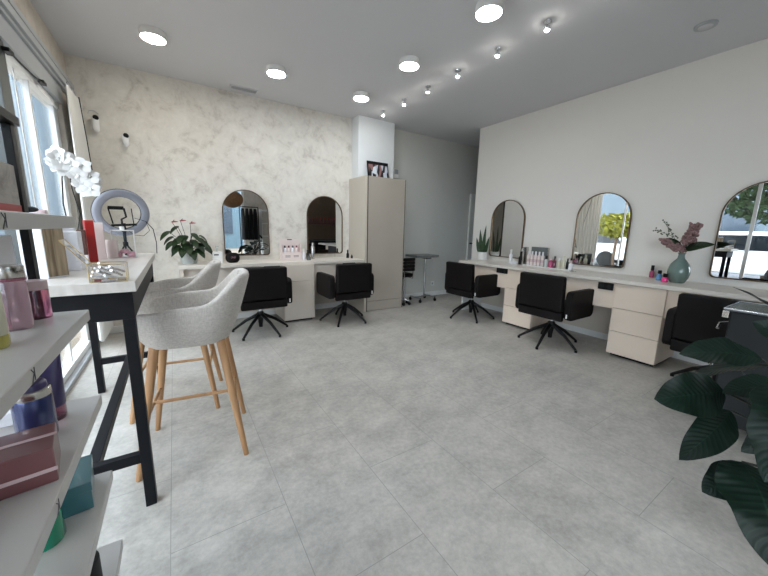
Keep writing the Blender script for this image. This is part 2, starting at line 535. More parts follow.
def thing(name, label, cat, loc=(0, 0, 0), rotz=0.0, group=None):
    o = bpy.data.objects.new(name, None)
    o.empty_display_size = 0.05
    COL.objects.link(o)
    o.location = loc
    o.rotation_euler = (0, 0, rotz)
    o['label'] = label
    o['category'] = cat
    if group:
        o['group'] = group
    return o

def tag(o, label, cat, group=None):
    o['label'] = label
    o['category'] = cat
    if group:
        o['group'] = group
    return o

def struct(o):
    o['kind'] = 'structure'
    return o

def dup(root, loc, rotz, label, group=None):
    r = root.copy()
    COL.objects.link(r)
    r.location = loc
    r.rotation_euler = (0, 0, rotz)
    r['label'] = label
    if group:
        r['group'] = group
    def rec(src, dst):
        for ch in list(src.children):
            c = ch.copy()
            COL.objects.link(c)
            c.parent = dst
            rec(ch, c)
    rec(root, r)
    return r

def BX(name, x0, x1, y0, y1, z0, z1, material, parent=None, bevel=0.0, seg=2):
    return MB().box(x0, x1, y0, y1, z0, z1).build(name, material, parent, bevel=bevel, seg=seg)

# ------------------------------------------------------------------ the setting
YF, XE = -2.7, 5.6       # street front behind the viewpoint, far end of the passage
fl = MB().box(XC - 0.16, XE, YF, YA + 0.02, -0.08, 0)
fo = struct(fl.build('floor', 'floor'))
# the pattern's zero: a tile lane starts at x = -0.10 and a joint lies at y = 0.79
for v in fo.data.vertices:
    v.co.x += 0.10 + 0.4075 * 2; v.co.y -= 0.787
fo.location = (-0.10 - 0.4075 * 2, 0.787, 0)
struct(BX('ceiling', XC - 0.16, XE, YF, YA + 0.02, H, H + 0.1, 'ceiling'))
struct(BX('wall_back', XC - 0.05, 2.2, YA, YA + 0.12, 0, H, 'stucco'))
struct(BX('wall_recess', 2.2, XE, YA, YA + 0.12, 0, H, 'recess_paint'))
struct(BX('pillar', 2.2, 2.79, 4.11, YA, 0, H, 'column_paint', bevel=0.006))
struct(BX('wall_right', XB, XB + 0.14, -0.12, 3.545, 0, H, 'paint', bevel=0.004))
struct(BX('wall_passage', XE, XE + 0.1, YF, YA, 0, H, 'recess_paint'))
struct(BX('wall_alcove', XB + 0.14, XE, -0.12, 0.0, 0, H, 'darkroom'))
struct(BX('baseboard_recess', 2.8, 4.6, YA - 0.014, YA, 0, 0.075, 'trim', bevel=0.003))
struct(BX('baseboard_right', XB - 0.014, XB, 0, 3.54, 0, 0.075, 'trim', bevel=0.003))
struct(BX('baseboard_back', XC + 0.06, 2.14, YA - 0.014, YA, 0, 0.075, 'trim', bevel=0.003))

struct(BX('wall_panel', XB - 0.02, XE, YF, YF + 0.01, 0, H, 'darkroom'))
# passage door beyond the end of the right wall
dr = MB().box(4.62, 5.42, YA - 0.05, YA - 0.012, 0.01, 1.83).build('door_1', 'trim', None, bevel=0.004)
struct(dr)
hm = MB()
hm.tube([(4.665, YA - 0.05, 0.93), (4.665, YA - 0.09, 0.93)], 0.012)
hm.tube([(4.665, YA - 0.09, 0.93), (4.75, YA - 0.09, 0.93)], 0.009)
hm.build('door_handle', 'blackmetal', dr, smooth=True)

# ---- window wall on the left
wl = MB()
wl.box(XC - 0.16, XC, YF, YA, 2.40, H)
wl.box(XC - 0.05, XC, 3.96, YA, 0, 2.40)
struct(wl.build('wall_left', 'beige_wall'))
tr = MB()
for (dx, z0, z1) in ((0.040, 2.36, 2.40), (0.028, 2.335, 2.36), (0.048, 2.285, 2.335), (0.03, 2.262, 2.285)):
    tr.box(XC - 0.02, XC + dx, YF, YA - 0.002, z0, z1)
struct(tr.build('trim_1', 'alu', bevel=0.003))
BX('trim_2', XC - 0.12, XC + 0.012, YF, 3.96, 2.13, 2.262, 'alu', bevel=0.003)['kind'] = 'structure'

win = MB()
fr_y = [YF, -1.2, 0.1, 1.35, 2.78, 3.32, 3.96]
z0w, z1w = 0.075, 2.13
win.box(XC - 0.10, XC - 0.02, YF, 3.96, 0, z0w)
win.box(XC - 0.10, XC - 0.02, YF, 3.96, z1w - 0.045, z1w)
for y in fr_y:
    ww = 0.10 if y == 3.96 else 0.03 if y == 3.32 else 0.05
    if y == 2.78:
        continue
    win.box(XC - 0.065, XC - 0.035, y - (ww if y == 3.96 else ww / 2), y + (0 if y == 3.96 else ww / 2), z0w, z1w)
win.box(XC - 0.05, XC - 0.045, 3.10, 3.118, z0w, z1w)
w1 = struct(win.build('window_1', 'trim', bevel=0.004))
for i in range(len(fr_y) - 1):
    BX('window_pane', XC - 0.062, XC - 0.056, fr_y[i] + 0.02, fr_y[i + 1] - 0.02, z0w, z1w - 0.04, 'pane', w1)
BX('grey_mullion', XC - 0.09, XC - 0.002, 2.70, 2.84, z0w, z1w, 'greytray', w1, bevel=0.004)
BX('sill_track', XC - 0.025, XC + 0.02, YF, 3.96, 0, 0.03, 'alu', w1, bevel=0.003)
# control cord stretched along the head of the window
cd = MB()
a, b_ = at(8, 50, 0, XC + 0.02), at(44, 84, 0, XC + 0.02)
cd.tube([a + Vector((0, 0, .0)), a.lerp(b_, 0.3) - Vector((0, 0, 0.012)), a.lerp(b_, 0.7) - Vector((0, 0, 0.012)), b_], 0.005, 6)
cd.box(XC, XC + 0.03, a.y - 0.02, a.y + 0.05, a.z - 0.012, a.z + 0.008)
cd.box(XC, XC + 0.03, b_.y - 0.05, b_.y + 0.02, b_.z - 0.008, b_.z + 0.012)
tag(cd.build('pull_cord', 'kick', smooth=True), 'thin black cord with clips along the head of the window', 'cord')

# curtain at the far end of the window
cu = thing('curtain', 'grey white curtain gathered beside the textured wall', 'curtain', (XC + 0.075, 4.02, 0))
cmb = MB()
cmb.grid(lambda u, v: Vector((0.022 * math.sin(u * 2 * PI * 7.5) * (0.5 + 0.5 * v), (u - 0.5) * (0.48 + 0.05 * v), 2.24 - v * 2.16)), 90, 6)
cmb.build('cloth', 'curtain', cu, smooth=True, solid=0.004)
for k in range(4):
    y = -0.2 + k * 0.13
    MB().tube([(0, y, 2.24), (0.0, y, 2.275)], 0.004, 6).build('hook', 'chrome', cu)
cc = MB().tube([(0.042, -0.06, 2.21), (0.05, -0.02, 1.9), (0.052, 0.07, 1.45)], 0.004, 6)
cc.build('pull_cord', 'kick', cu, smooth=True)

# ---- street front behind the viewpoint (seen in the mirrors)
wf = MB()
wf.box(XC, XE, YF - 0.12, YF, 2.35, H)
wf.box(1.95, XE, YF - 0.12, YF, 0, 2.35)
struct(wf.build('wall_front', 'beige_wall'))
wg = MB()
wg.box(XC, 1.95, YF - 0.08, YF - 0.02, 0, 0.07)
wg.box(XC, 1.95, YF - 0.08, YF - 0.02, 2.30, 2.35)
for x in (XC + 0.03, 0.35, 1.10, 1.91):
    wg.box(x - 0.035, x + 0.035, YF - 0.08, YF - 0.02, 0.07, 2.30)
w2 = struct(wg.build('window_2', 'trim', bevel=0.004))
for x0, x1 in ((XC + 0.05, 0.33), (0.37, 1.08), (1.12, 1.88)):
    BX('window_pane', x0, x1, YF - 0.055, YF - 0.049, 0.07, 2.30, 'pane', w2)

# ------------------------------------------------------------------ street
struct(BX('pavement', -3.2, XC - 0.16, -12, 16, -0.12, -0.04, 'street'))
struct(BX('road', -40, -3.2, -30, 40, -0.2, -0.14, 'asphalt'))
struct(BX('forecourt', -3.2, 9, -30, YF - 0.12, -0.12, -0.05, 'street'))

def building(name, label, x0, x1, y0, y1, h, fm, face):
    t = thing(name, label, 'building', ((x0 + x1) / 2, (y0 + y1) / 2, -0.14))
    lx, ly = (x1 - x0) / 2, (y1 - y0) / 2
    BX('wall', -lx, lx, -ly, ly, 0, h, fm, t)
    BX('roof', -lx - 0.2, lx + 0.2, -ly - 0.2, ly + 0.2, h, h + 0.3, 'trim', t)
    nfl = max(1, int(h // 3))
    ln = ly if face == 'x' else lx
    if face is None: nfl = 0
    nw_ = max(1, int(ln * 2 // 2.6))
    for i in range(nfl):
        for k in range(nw_):
            c = -ln + (k + 0.5) * 2 * ln / nw_
            z = 0.9 + i * 3.0
            if face == 'x':
                BX('window', lx, lx + 0.05, c - 0.6, c + 0.6, z, z + 1.5, 'facadeglass', t)
            else:
                BX('window', c - 0.6, c + 0.6, ly, ly + 0.05, z, z + 1.5, 'facadeglass', t)
    return t
building('building', 'pale building across the street, seen in the right wall mirrors', -22, -14, -6, 11, 6.2, 'facade', 'x')
building('building', 'teal grey building beyond the shop front, enlarged to hide bright sky in the back wall mirror', -6, 7, -16, -11, 4.2, 'facade2', 'y')  # made closer and taller to cover the over-bright sky behind it
building('building', 'plain building added at the far end of the street to tone down the bright side window', -17, -2.5, 17, 25, 9, 'facade', None)  # added blank backdrop, keeps the window view from blowing out to white

def tree(name, label, cat, loc, hgt, r, crown_z, lm, nleaf, seed, trunk=True, sq=0.8):
    rd = random.Random(seed)
    t = thing(name, label, cat, loc)
    if trunk:
        MB().tube([(0, 0, 0), (0.04, 0.02, hgt * 0.4), (0, 0, crown_z)], [0.06, 0.05, 0.04], 8).build('trunk', 'bark', t, smooth=True)
    lb = MB()
    for _ in range(nleaf):
        while True:
            p = Vector((rd.uniform(-1, 1), rd.uniform(-1, 1), rd.uniform(-1, 1)))
            if 0.35 < p.length < 1: break
        c = Vector((p.x * r, p.y * r, crown_z + p.z * r * sq))
        d = Vector((rd.uniform(-1, 1), rd.uniform(-1, 1), rd.uniform(-.6, .6))).normalized()
        s = rd.uniform(0.10, 0.2)
        e = d.orthogonal().normalized() * s * 0.5
        vs = [lb.bm.verts.new(c + q) for q in (d * -s, e, d * s, -e)]
        lb.bm.faces.new(vs)
    lb.build('crown', lm, t)
    return t
tree('yellow_shrub', 'bright yellow street shrub, reflected in the middle mirror of the right wall', 'shrub', (-5.4, 5.25, -0.14), 1.2, 0.85, 1.62, 'yellowleaf', 420, 3, sq=0.5)
tree('street_tree', 'leafy green street tree, reflected in the mirror nearest the big plant', 'tree', (-7.2, 1.9, -0.14), 2.2, 1.35, 2.75, 'treeleaf', 1150, 4)
tree('street_tree', 'green street tree beyond the shop front, seen in the back wall mirror', 'tree', (0.2, -9.0, -0.14), 2.0, 1.2, 2.3, 'treeleaf', 900, 6)

def car(loc, rotz, label, h=1.5):
    t = thing('car', label, 'car', loc, rotz)
    b = MB()
    prof = [(-2.1, 0.3), (2.1, 0.3), (2.15, 0.75), (1.35, 0.92), (0.75, h), (-1.6, h), (-2.05, 0.95)]
    b.prism(prof, lambda a, z: (a, -0.85, z), (0, 1.7, 0))
    b.build('body', 'carwhite', t, bevel=0.08, seg=3)
    for s in (-1, 1):
        g = MB().prism([(1.15, 0.95), (0.7, h - 0.1), (-1.5, h - 0.1), (-1.8, 0.95)], lambda a, z: (a, s * 0.852, z), (0, s * 0.01, 0))
        g.build('side_window', 'carglass', t)
    for x in (-1.3, 1.35):
        for s in (-1, 1):
            MB().tube([(x, s * 0.66, 0.32), (x, s * 0.87, 0.32)], 0.32, 20).build('wheel', 'tyre', t, smooth=True)
    return t
car((-5.9, 2.6, -0.14), PI / 2, 'white car parked across the street, reflected in the mirror nearest the plant', 1.45)
car((-7.6, 7.4, -0.14), PI / 2, 'white car further along the street, reflected in the middle mirror', 1.5)

# ------------------------------------------------------------------ ceiling fixtures
def downlight(x, y, mt, label):
    t = thing('ceiling_light', label, 'ceiling light', (x, y, H), 0, 'round ceiling downlights')
    MB().lathe([(0.086, -0.052), (0.09, -0.046), (0.09, 0.0)], 32).build('housing', 'whiteplastic', t, smooth=True)
    MB().lathe([(0.0, -0.057), (0.074, -0.0565), (0.084, -0.0525)], 32, cap=False).build('diffuser', mt, t, smooth=True)
    return t
downlight(-0.02, 3.43, 'lamp', 'warm round ceiling light nearest the side window')
downlight(0.95, 3.46, 'lampcool', 'round ceiling light near the air vent')
downlight(1.905, 3.50, 'lampcool', 'round ceiling light closest to the white pillar')
downlight(1.905, 2.60, 'lampcool', 'round ceiling light in the middle of the right hand row')
downlight(1.91, 1.715, 'lampcool', 'round ceiling light at the top edge of the photo')

spot_labels = ['mini ceiling spot closest to the white pillar', 'mini ceiling spot second from the white pillar', 'mini ceiling spot third from the white pillar',
               'mini ceiling spot fourth from the white pillar', 'mini ceiling spot fifth from the white pillar', 'mini ceiling spot sixth from the white pillar',
               'mini ceiling spot at the top edge of the photo']
sp0 = thing('ceiling_spot', spot_labels[0], 'spotlight', (2.39, 3.80, H), 0, 'row of mini ceiling spots')
MB().lathe([(0.026, -0.006), (0.028, 0.0)], 20).build('mount', 'chrome', sp0, smooth=True)
MB().tube([(0, 0, -0.004), (0, 0, -0.03)], 0.005, 8).build('stem', 'chrome', sp0, smooth=True)
MB().lathe([(0.012, -0.058), (0.02, -0.05), (0.02, -0.035), (0.01, -0.03)], 20).build('lamp_head', 'chrome', sp0, smooth=True)
MB().lathe([(0.0, -0.066), (0.012, -0.064), (0.0165, -0.056)], 16, cap=False).build('bulb', 'bulb', sp0, smooth=True)
for i, y in enumerate((3.342, 2.913, 2.475, 2.022, 1.589, 1.16)):
    dup(sp0, (2.39, y, H), 0, spot_labels[i + 1])

sd = thing('smoke_detector', 'flat round grey disc on the ceiling above the right wall', 'smoke detector', (3.354, 0.968, H))
MB().lathe([(0.05, -0.014), (0.064, -0.012), (0.066, 0.0)], 32).build('cover', 'alu', sd, smooth=True)
MB().lathe([(0.0, -0.0165), (0.04, -0.0155), (0.042, -0.014)], 32, cap=False).build('grille', 'ceiling', sd, smooth=True)
av = thing('air_vent', 'slim slatted air vent in the ceiling by the textured wall', 'air vent', (0.775, 4.145, H))
vf = MB()
for a in ((-0.14, 0.14, -0.05, -0.04), (-0.14, 0.14, 0.04, 0.05), (-0.14, -0.13, -0.04, 0.04), (0.13, 0.14, -0.04, 0.04)):
    vf.box(a[0], a[1], a[2], a[3], -0.012, 0.0)
vf.build('frame', 'ceiling', av)
BX('backing', -0.13, 0.13, -0.04, 0.04, -0.002, 0.0, 'charcoal', av)
vs_ = MB()
for k in range(6):
    vs_.box(-0.13, 0.13, -0.036 + k * 0.013, -0.030 + k * 0.013, -0.011, -0.002)
vs_.build('slats', 'alu', av)

# wall cameras
for (x, z, lab, ln_) in ((-0.548, 2.11, 'white security camera nearest the curtain', 0.05), (-0.334, 1.985, 'small white security camera lower on the textured wall', 0.02)):
    t = thing('security_camera', lab, 'security camera', (x, YA, z))
    b = MB()
    b.tube([(0, 0, -0.02), (0, -0.03, -0.02)], 0.02, 12)
    b.tube([(0.0, -0.05, 0.028), (0, -0.05, -ln_ - 0.03)], [0.03, 0.027], 16)
    b.blob((0, -0.05, -ln_ - 0.03), 0.027, 12, 6)
    b.build('body', 'whiteplastic', t, smooth=True)
    MB().blob((0.008, -0.066, 0.022), 0.024, 12, 8).build('lens', 'kick', t, smooth=True)
lw = MB().tube([(-0.60, YA - 0.006, 2.17), (-0.59, YA - 0.006, 2.20), (-0.555, YA - 0.006, 2.205), (-0.52, YA - 0.006, 2.18)], 0.003, 6)
tag(lw.build('camera_cable', 'alu', smooth=True), 'thin grey cable looping above the camera by the curtain', 'cable')
# wall box beside the pillar, socket on the recess wall
wb = thing('wall_box', 'small pale grey control box on the recess wall above the cabinet', 'control box', (2.955, YA, 1.935))
BX('case', -0.045, 0.045, -0.03, 0, 0, 0.14, 'whiteplastic', wb, bevel=0.004)
BX('cover', -0.036, 0.036, -0.034, -0.03, 0.06, 0.13, 'alu', wb)
so = thing('wall_socket', 'white wall socket low on the recess wall', 'socket', (3.82, YA, 0.18))
BX('plate', -0.04, 0.04, -0.01, 0, 0, 0.08, 'whiteplastic', so, bevel=0.003)
MB().tube([(0, -0.0095, 0.04), (0, -0.0115, 0.04)], 0.02, 16).build('outlet', 'alu', so)

# ------------------------------------------------------------------ arched mirrors
def arch(w, h, n=20):
    r = w / 2
    rc = 0.035
    pts = []
    for k in range(5):
        a = PI + k * PI / 8
        pts.append((-r + rc + rc * math.cos(a), rc + rc * math.sin(a)))
    for k in range(5):
        a = 1.5 * PI + k * PI / 8
        pts.append((r - rc + rc * math.cos(a), rc + rc * math.sin(a)))
    for k in range(n + 1):
        a = k * PI / n
        pts.append((r * math.cos(a), h - r + r * math.sin(a)))
    return pts
def wall_mirror(label, loc, side, w=0.525, h=0.79):
    t = thing('arched_mirror', label, 'mirror', loc, 0, 'arched wall mirrors')
    f = (lambda a, z: Vector((a, -0.004, z))) if side == 'back' else (lambda a, z: Vector((-0.004, -a, z)))
    d = Vector((0, -0.012, 0)) if side == 'back' else Vector((-0.012, 0, 0))
    P = arch(w - 0.012, h - 0.012)
    P = [(a, z + 0.006) for a, z in P]
    MB().prism(P, f, d).build('mirror_glass', 'mirror', t)
    # frame as a swept band
    out, inn = arch(w, h), [(a, z + 0.009) for a, z in arch(w - 0.018, h - 0.018)]
    fb = MB()
    d2 = d * 2.0
    n = len(out)
    lo = [fb.bm.verts.new(f(*p)) for p in out]; li = [fb.bm.verts.new(f(*p)) for p in inn]
    ho = [fb.bm.verts.new(f(*p) + d2) for p in out]; hi = [fb.bm.verts.new(f(*p) + d2) for p in inn]
    for i in range(n):
        j = (i + 1) % n
        for q in ((lo[i], lo[j], ho[j], ho[i]), (ho[i], ho[j], hi[j], hi[i]), (hi[i], hi[j], li[j], li[i]), (li[i], li[j], lo[j], lo[i])):
            fb.bm.faces.new(q)
    fb.build('frame', 'brass', t)
    return t
wall_mirror('arched mirror on the textured wall, nearer the potted red flowers', (0.755, YA, 0.795), 'back')
wall_mirror('arched mirror on the textured wall, beside the tall cabinet', (1.783, YA, 0.795), 'back')
wall_mirror('arched mirror on the right wall next to the snake plant', (XB, 2.92, 0.80), 'right', 0.535)
wall_mirror('arched mirror in the middle of the right wall', (XB, 1.722, 0.80), 'right', 0.535)
wall_mirror('arched mirror on the right wall above the big leafy plant', (XB, 0.545, 0.80), 'right')

# ------------------------------------------------------------------ styling counters
ZA = 0.742
# -- back wall counter
ca = thing('styling_counter', 'pale styling counter along the textured wall', 'counter', (0.0, 3.83, 0))
BX('worktop', 0.01, 2.155, 0.0, YA - 3.83 - 0.002, ZA - 0.038, ZA, 'counter', ca, bevel=0.003)
BX('end_panel', 0.015, 0.05, 0.012, 0.46, 0, ZA - 0.038, 'front_a', ca, bevel=0.002)
BX('apron', 0.05, 1.045, 0.06, 0.078, 0.44, ZA - 0.038, 'front_a', ca, bevel=0.002)
BX('apron', 1.43, 2.155, 0.02, 0.038, 0.46, ZA - 0.038, 'front_a', ca, bevel=0.002)
BX('back_panel', 0.05, 2.155, 0.45, 0.47, 0.08, ZA - 0.038, 'front_a', ca)
ua = thing('drawer_cabinet', 'greige drawer cabinet under the back wall counter', 'cabinet', (1.045, 3.80, 0))
BX('body', 0.0, 0.384, 0.022, 0.46, 0.03, ZA - 0.039, 'front_a', ua)
BX('plinth', 0.02, 0.364, 0.05, 0.44, 0.0, 0.03, 'kick', ua)
BX('drawer', 0.002, 0.382, 0.0, 0.02, 0.512, ZA - 0.042, 'front_a', ua, bevel=0.002)
BX('door', 0.002, 0.382, 0.0, 0.02, 0.032, 0.507, 'front_a', ua, bevel=0.002)
for x0, lab in ((0.93, 'black socket strip under the back counter beside the drawer cabinet'), (1.93, 'black socket strip under the back counter near the tall cabinet')):
    t = thing('power_socket', lab, 'socket', (x0, 3.84, ZA - 0.0385))
    BX('box', -0.09, 0.09, 0, 0.02, -0.022, 0, 'kick', t, bevel=0.002)
    BX('cable_slot', -0.06, 0.06, -0.002, 0.0, -0.016, -0.006, 'charcoal', t)

# -- right wall counter
XF = 3.40
cb = thing('styling_counter', 'long cream styling counter along the right wall', 'counter', (XF, 0.0, 0))
BX('worktop', 0.0, XB - XF - 0.002, -0.12, 3.29, ZA - 0.036, ZA, 'counter', cb, bevel=0.003)
BX('end_panel', 0.10, 0.52, 3.26, 3.285, 0, ZA - 0.036, 'trim', cb, bevel=0.002)
for y0, y1 in ((2.505, 3.26), (1.312, 2.12), (0.30, 0.935)):
    BX('apron', 0.045, 0.063, y0, y1, 0.455, ZA - 0.036, 'front', cb, bevel=0.002)
BX('back_panel', 0.50, 0.52, -0.1, 3.26, 0.076, ZA - 0.036, 'front_a', cb)
def unit_b(y0, y1, label):
    t = thing('drawer_cabinet', label, 'cabinet', (XF, y0, 0), 0, 'cream drawer cabinets under the right counter')
    w = y1 - y0
    BX('body', 0.056, 0.50, 0.0, w, 0.03, ZA - 0.037, 'front', t)
    BX('plinth', 0.08, 0.49, 0.02, w - 0.02, 0.0, 0.03, 'kick', t)
    BX('shadow_gap', 0.050, 0.056, 0.004, w - 0.004, 0.032, ZA - 0.038, 'seam', t)
    for z0, z1 in ((0.032, 0.248), (0.252, 0.468), (0.472, 0.700)):
        BX('drawer', 0.030, 0.050, 0.0, w, z0, z1, 'front', t, bevel=0.0015)
    return t
unit_b(2.12, 2.505, 'cream drawer cabinet beside the chair nearest the recess')
unit_b(0.935, 1.312, 'cream drawer cabinet below the vase of pink flowers')
for y0, y1, z0, lab in ((2.487, 2.65, 0.64, 'black socket box under the right counter near the snake plant'), (1.332, 1.46, 0.628, 'black socket box under the right counter left of the drawer cabinet')):
    t = thing('power_socket', lab, 'socket', (XF + 0.044, (y0 + y1) / 2, z0))
    hw = (y1 - y0) / 2
    BX('box', -0.02, 0, -hw, hw, 0, 0.066, 'kick', t, bevel=0.003)
    for s in (-0.5, 0.5):
        MB().tube([(-0.0195, s * hw, 0.033), (-0.0215, s * hw, 0.033)], 0.02, 14).build('outlet', 'charcoal', t)

# ------------------------------------------------------------------ tall cabinet
tc_ = thing('tall_cabinet', 'tall taupe cabinet in front of the white pillar', 'cabinet', (2.16, 3.83, 0))
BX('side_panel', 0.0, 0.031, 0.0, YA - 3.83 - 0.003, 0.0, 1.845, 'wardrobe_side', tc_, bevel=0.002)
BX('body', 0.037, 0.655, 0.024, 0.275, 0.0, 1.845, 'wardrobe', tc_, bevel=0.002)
BX('shadow_gap', 0.0312, 0.0458, 0.001, 0.024, 0.0, 1.843, 'seam', tc_)
BX('shadow_gap', 0.6455, 0.655, 0.001, 0.024, 0.0, 1.843, 'seam', tc_)
BX('shadow_gap', 0.046, 0.645, 0.018, 0.024, 0.02, 1.84, 'seam', tc_)
BX('door', 0.046, 0.645, 0.0, 0.018, 0.146, 1.842, 'wardrobe', tc_, bevel=0.002)
BX('plinth', 0.046, 0.645, 0.0, 0.018, 0.008, 0.140, 'wardrobe', tc_, bevel=0.002)

# framed group photo
def photo_mat():
    mt, nt, b = new_mat('group photo print')
    N, L = nt.nodes, nt.links
    tcn = N.new('ShaderNodeTexCoord')
    mp = N.new('ShaderNodeMapping'); mp.inputs['Scale'].default_value = (22, 1, 9)
    L.new(tcn.outputs['Object'], mp.inputs['Vector'])
    v = N.new('ShaderNodeTexVoronoi'); v.inputs['Scale'].default_value = 1.0
    L.new(mp.outputs['Vector'], v.inputs['Vector'])
    rp = N.new('ShaderNodeValToRGB'); e = rp.color_ramp.elements
    rp.color_ramp.interpolation = 'CONSTANT'
    e[0].position = 0; e[0].color = srgb(34, 26, 30)
    e[1].position = 0.2; e[1].color = srgb(150, 112, 108)
    for p, c in ((0.38, (200, 206, 214)), (0.56, (40, 36, 40)), (0.72, (222, 228, 234))):
        k = e.new(p); k.color = srgb(*c)
    bw = N.new('ShaderNodeRGBToBW'); L.new(v.outputs['Color'], bw.inputs['Color'])
    L.new(bw.outputs['Val'], rp.inputs['Fac'])
    L.new(rp.outputs['Color'], b.inputs['Base Color'])
    b.inputs['Roughness'].default_value = 0.3
    return mt
pf = thing('framed_photo', 'black framed group photo leaning on top of the tall cabinet', 'picture', (2.485, 4.035, 1.8455), 0.0)
mt_ = Matrix.Rotation(-0.16, 4, 'X')
MB().box(-0.172, 0.172, -0.008, 0.008, 0, 0.24, mt_).build('frame', 'kick', pf, bevel=0.003)
MB().box(-0.155, 0.155, -0.0095, -0.008, 0.012, 0.195, mt_).build('print', photo_mat(), pf)

# ------------------------------------------------------------------ black salon chairs
def salon_chair(label, loc, rotz, legrot):
    """front looks along local +y"""
    t = thing('salon_chair', label, 'chair', loc, rotz, 'black salon chairs at the counters')
    def arm(s):
        x0, x1 = (0.232, 0.292) if s > 0 else (-0.292, -0.232)
        rc = 0.05
        P = []
        for cx, cz, a0 in ((0.215 - rc, 0.335 + rc, -PI / 2), (0.215 - rc, 0.615 - rc, 0), (-0.235 + rc, 0.615 - rc, PI / 2), (-0.235 + rc, 0.335 + rc, PI)):
            for k in range(5):
                a = a0 + k * PI / 8
                P.append((cx + rc * math.cos(a), cz + rc * math.sin(a)))
        return MB().prism(P, lambda a, z: (x0, a, z), (x1 - x0, 0, 0)).build('armrest', 'leather', t, bevel=0.012, seg=3)
    for s in (-1, 1):
        arm(s)
    bk = MB().box(-0.228, 0.228, -0.035, 0.035, 0.0, 0.335, Matrix.Translation((0, -0.245, 0.415)) @ Matrix.Rotation(0.05, 4, 'X'))
    bk.build('backrest', 'leather', t, bevel=0.018, seg=3)
    MB().box(-0.231, 0.231, -0.215, 0.235, 0.345, 0.455).build('seat', 'leather', t, bevel=0.02, seg=3)
    MB().box(-0.231, 0.231, -0.262, -0.216, 0.318, 0.405).build('back_rail', 'leather', t, bevel=0.014, seg=3)
    BX('seat_plate', -0.12, 0.12, -0.12, 0.12, 0.325, 0.346, 'blackmetal', t, bevel=0.003)
    MB().tube([(0, 0, 0.21), (0, 0, 0.326)], 0.02, 16).build('gas_column', 'chrome', t, smooth=True)
    MB().lathe([(0.0, 0.06), (0.02, 0.062), (0.022, 0.10), (0.032, 0.17), (0.036, 0.225), (0.026, 0.24), (0.0, 0.242)], 18).build('hub', 'blackmetal', t, smooth=True)
    for k in range(5):
        a = legrot + k * 2 * PI / 5 - rotz
        c, s = math.cos(a), math.sin(a)
        lg = MB().tube([(0.02 * c, 0.02 * s, 0.205), (0.16 * c, 0.16 * s, 0.13), (0.30 * c, 0.30 * s, 0.022)], [0.02, 0.0165, 0.012], 8).build('leg', 'blackmetal', t, smooth=True)
        MB().tube([(0.302 * c, 0.302 * s, 0.0), (0.302 * c, 0.302 * s, 0.024)], 0.014, 10).build('foot_pad', 'blackmetal', lg, smooth=True)
    MB().box(0.255, 0.268, -0.2375, -0.2345, 0.36, 0.40).build('tag', 'whiteplastic', t)
    return t
R = math.radians
salon_chair('black salon chair at the back counter behind the grey bar stools', (0.728, 3.612, 0), 0.0, R(8))
salon_chair('black salon chair at the back counter beside the tall cabinet', (1.745, 3.60, 0), 0.0, R(14))
salon_chair('black salon chair at the right counter near the snake plant', (3.315, 2.93, 0), -PI / 2, R(22))
salon_chair('black salon chair in the middle of the right counter', (3.27, 1.785, 0), -PI / 2, R(45))
salon_chair('black salon chair half hidden behind the big leafy plant', (3.27, 0.52, 0), -PI / 2, R(66))

# ------------------------------------------------------------------ bar table
TZ = 0.947
bt = thing('bar_table', 'tall console table with white top and black frame by the window', 'table', (-0.335, 2.14, 0))
BX('tabletop', -0.255, 0.205, -0.71, 0.70, TZ - 0.038, TZ, 'tabletop', bt, bevel=0.003)
ap = MB()
ap.box(-0.22, 0.188, -0.665, -0.64, 0.80, TZ - 0.038); ap.box(-0.22, 0.188, 0.635, 0.66, 0.80, TZ - 0.038)
ap.box(0.163, 0.188, -0.64, 0.635, 0.80, TZ - 0.038); ap.box(-0.22, -0.195, -0.64, 0.635, 0.80, TZ - 0.038)
ap.build('apron', 'navyblack', bt, bevel=0.002)
for y in (-0.64, 0.635):
    for x in (-0.17, 0.168):
        BX('leg', x - 0.0185, x + 0.0185, y - 0.022, y + 0.022, 0, 0.80, 'navyblack', bt, bevel=0.002)
    BX('crossbar', -0.152, 0.15, y - 0.016, y + 0.016, 0.2, 0.24, 'navyblack', bt, bevel=0.002)
BX('stretcher', -0.018, 0.022, -0.624, 0.619, 0.2, 0.24, 'navyblack', bt, bevel=0.002)

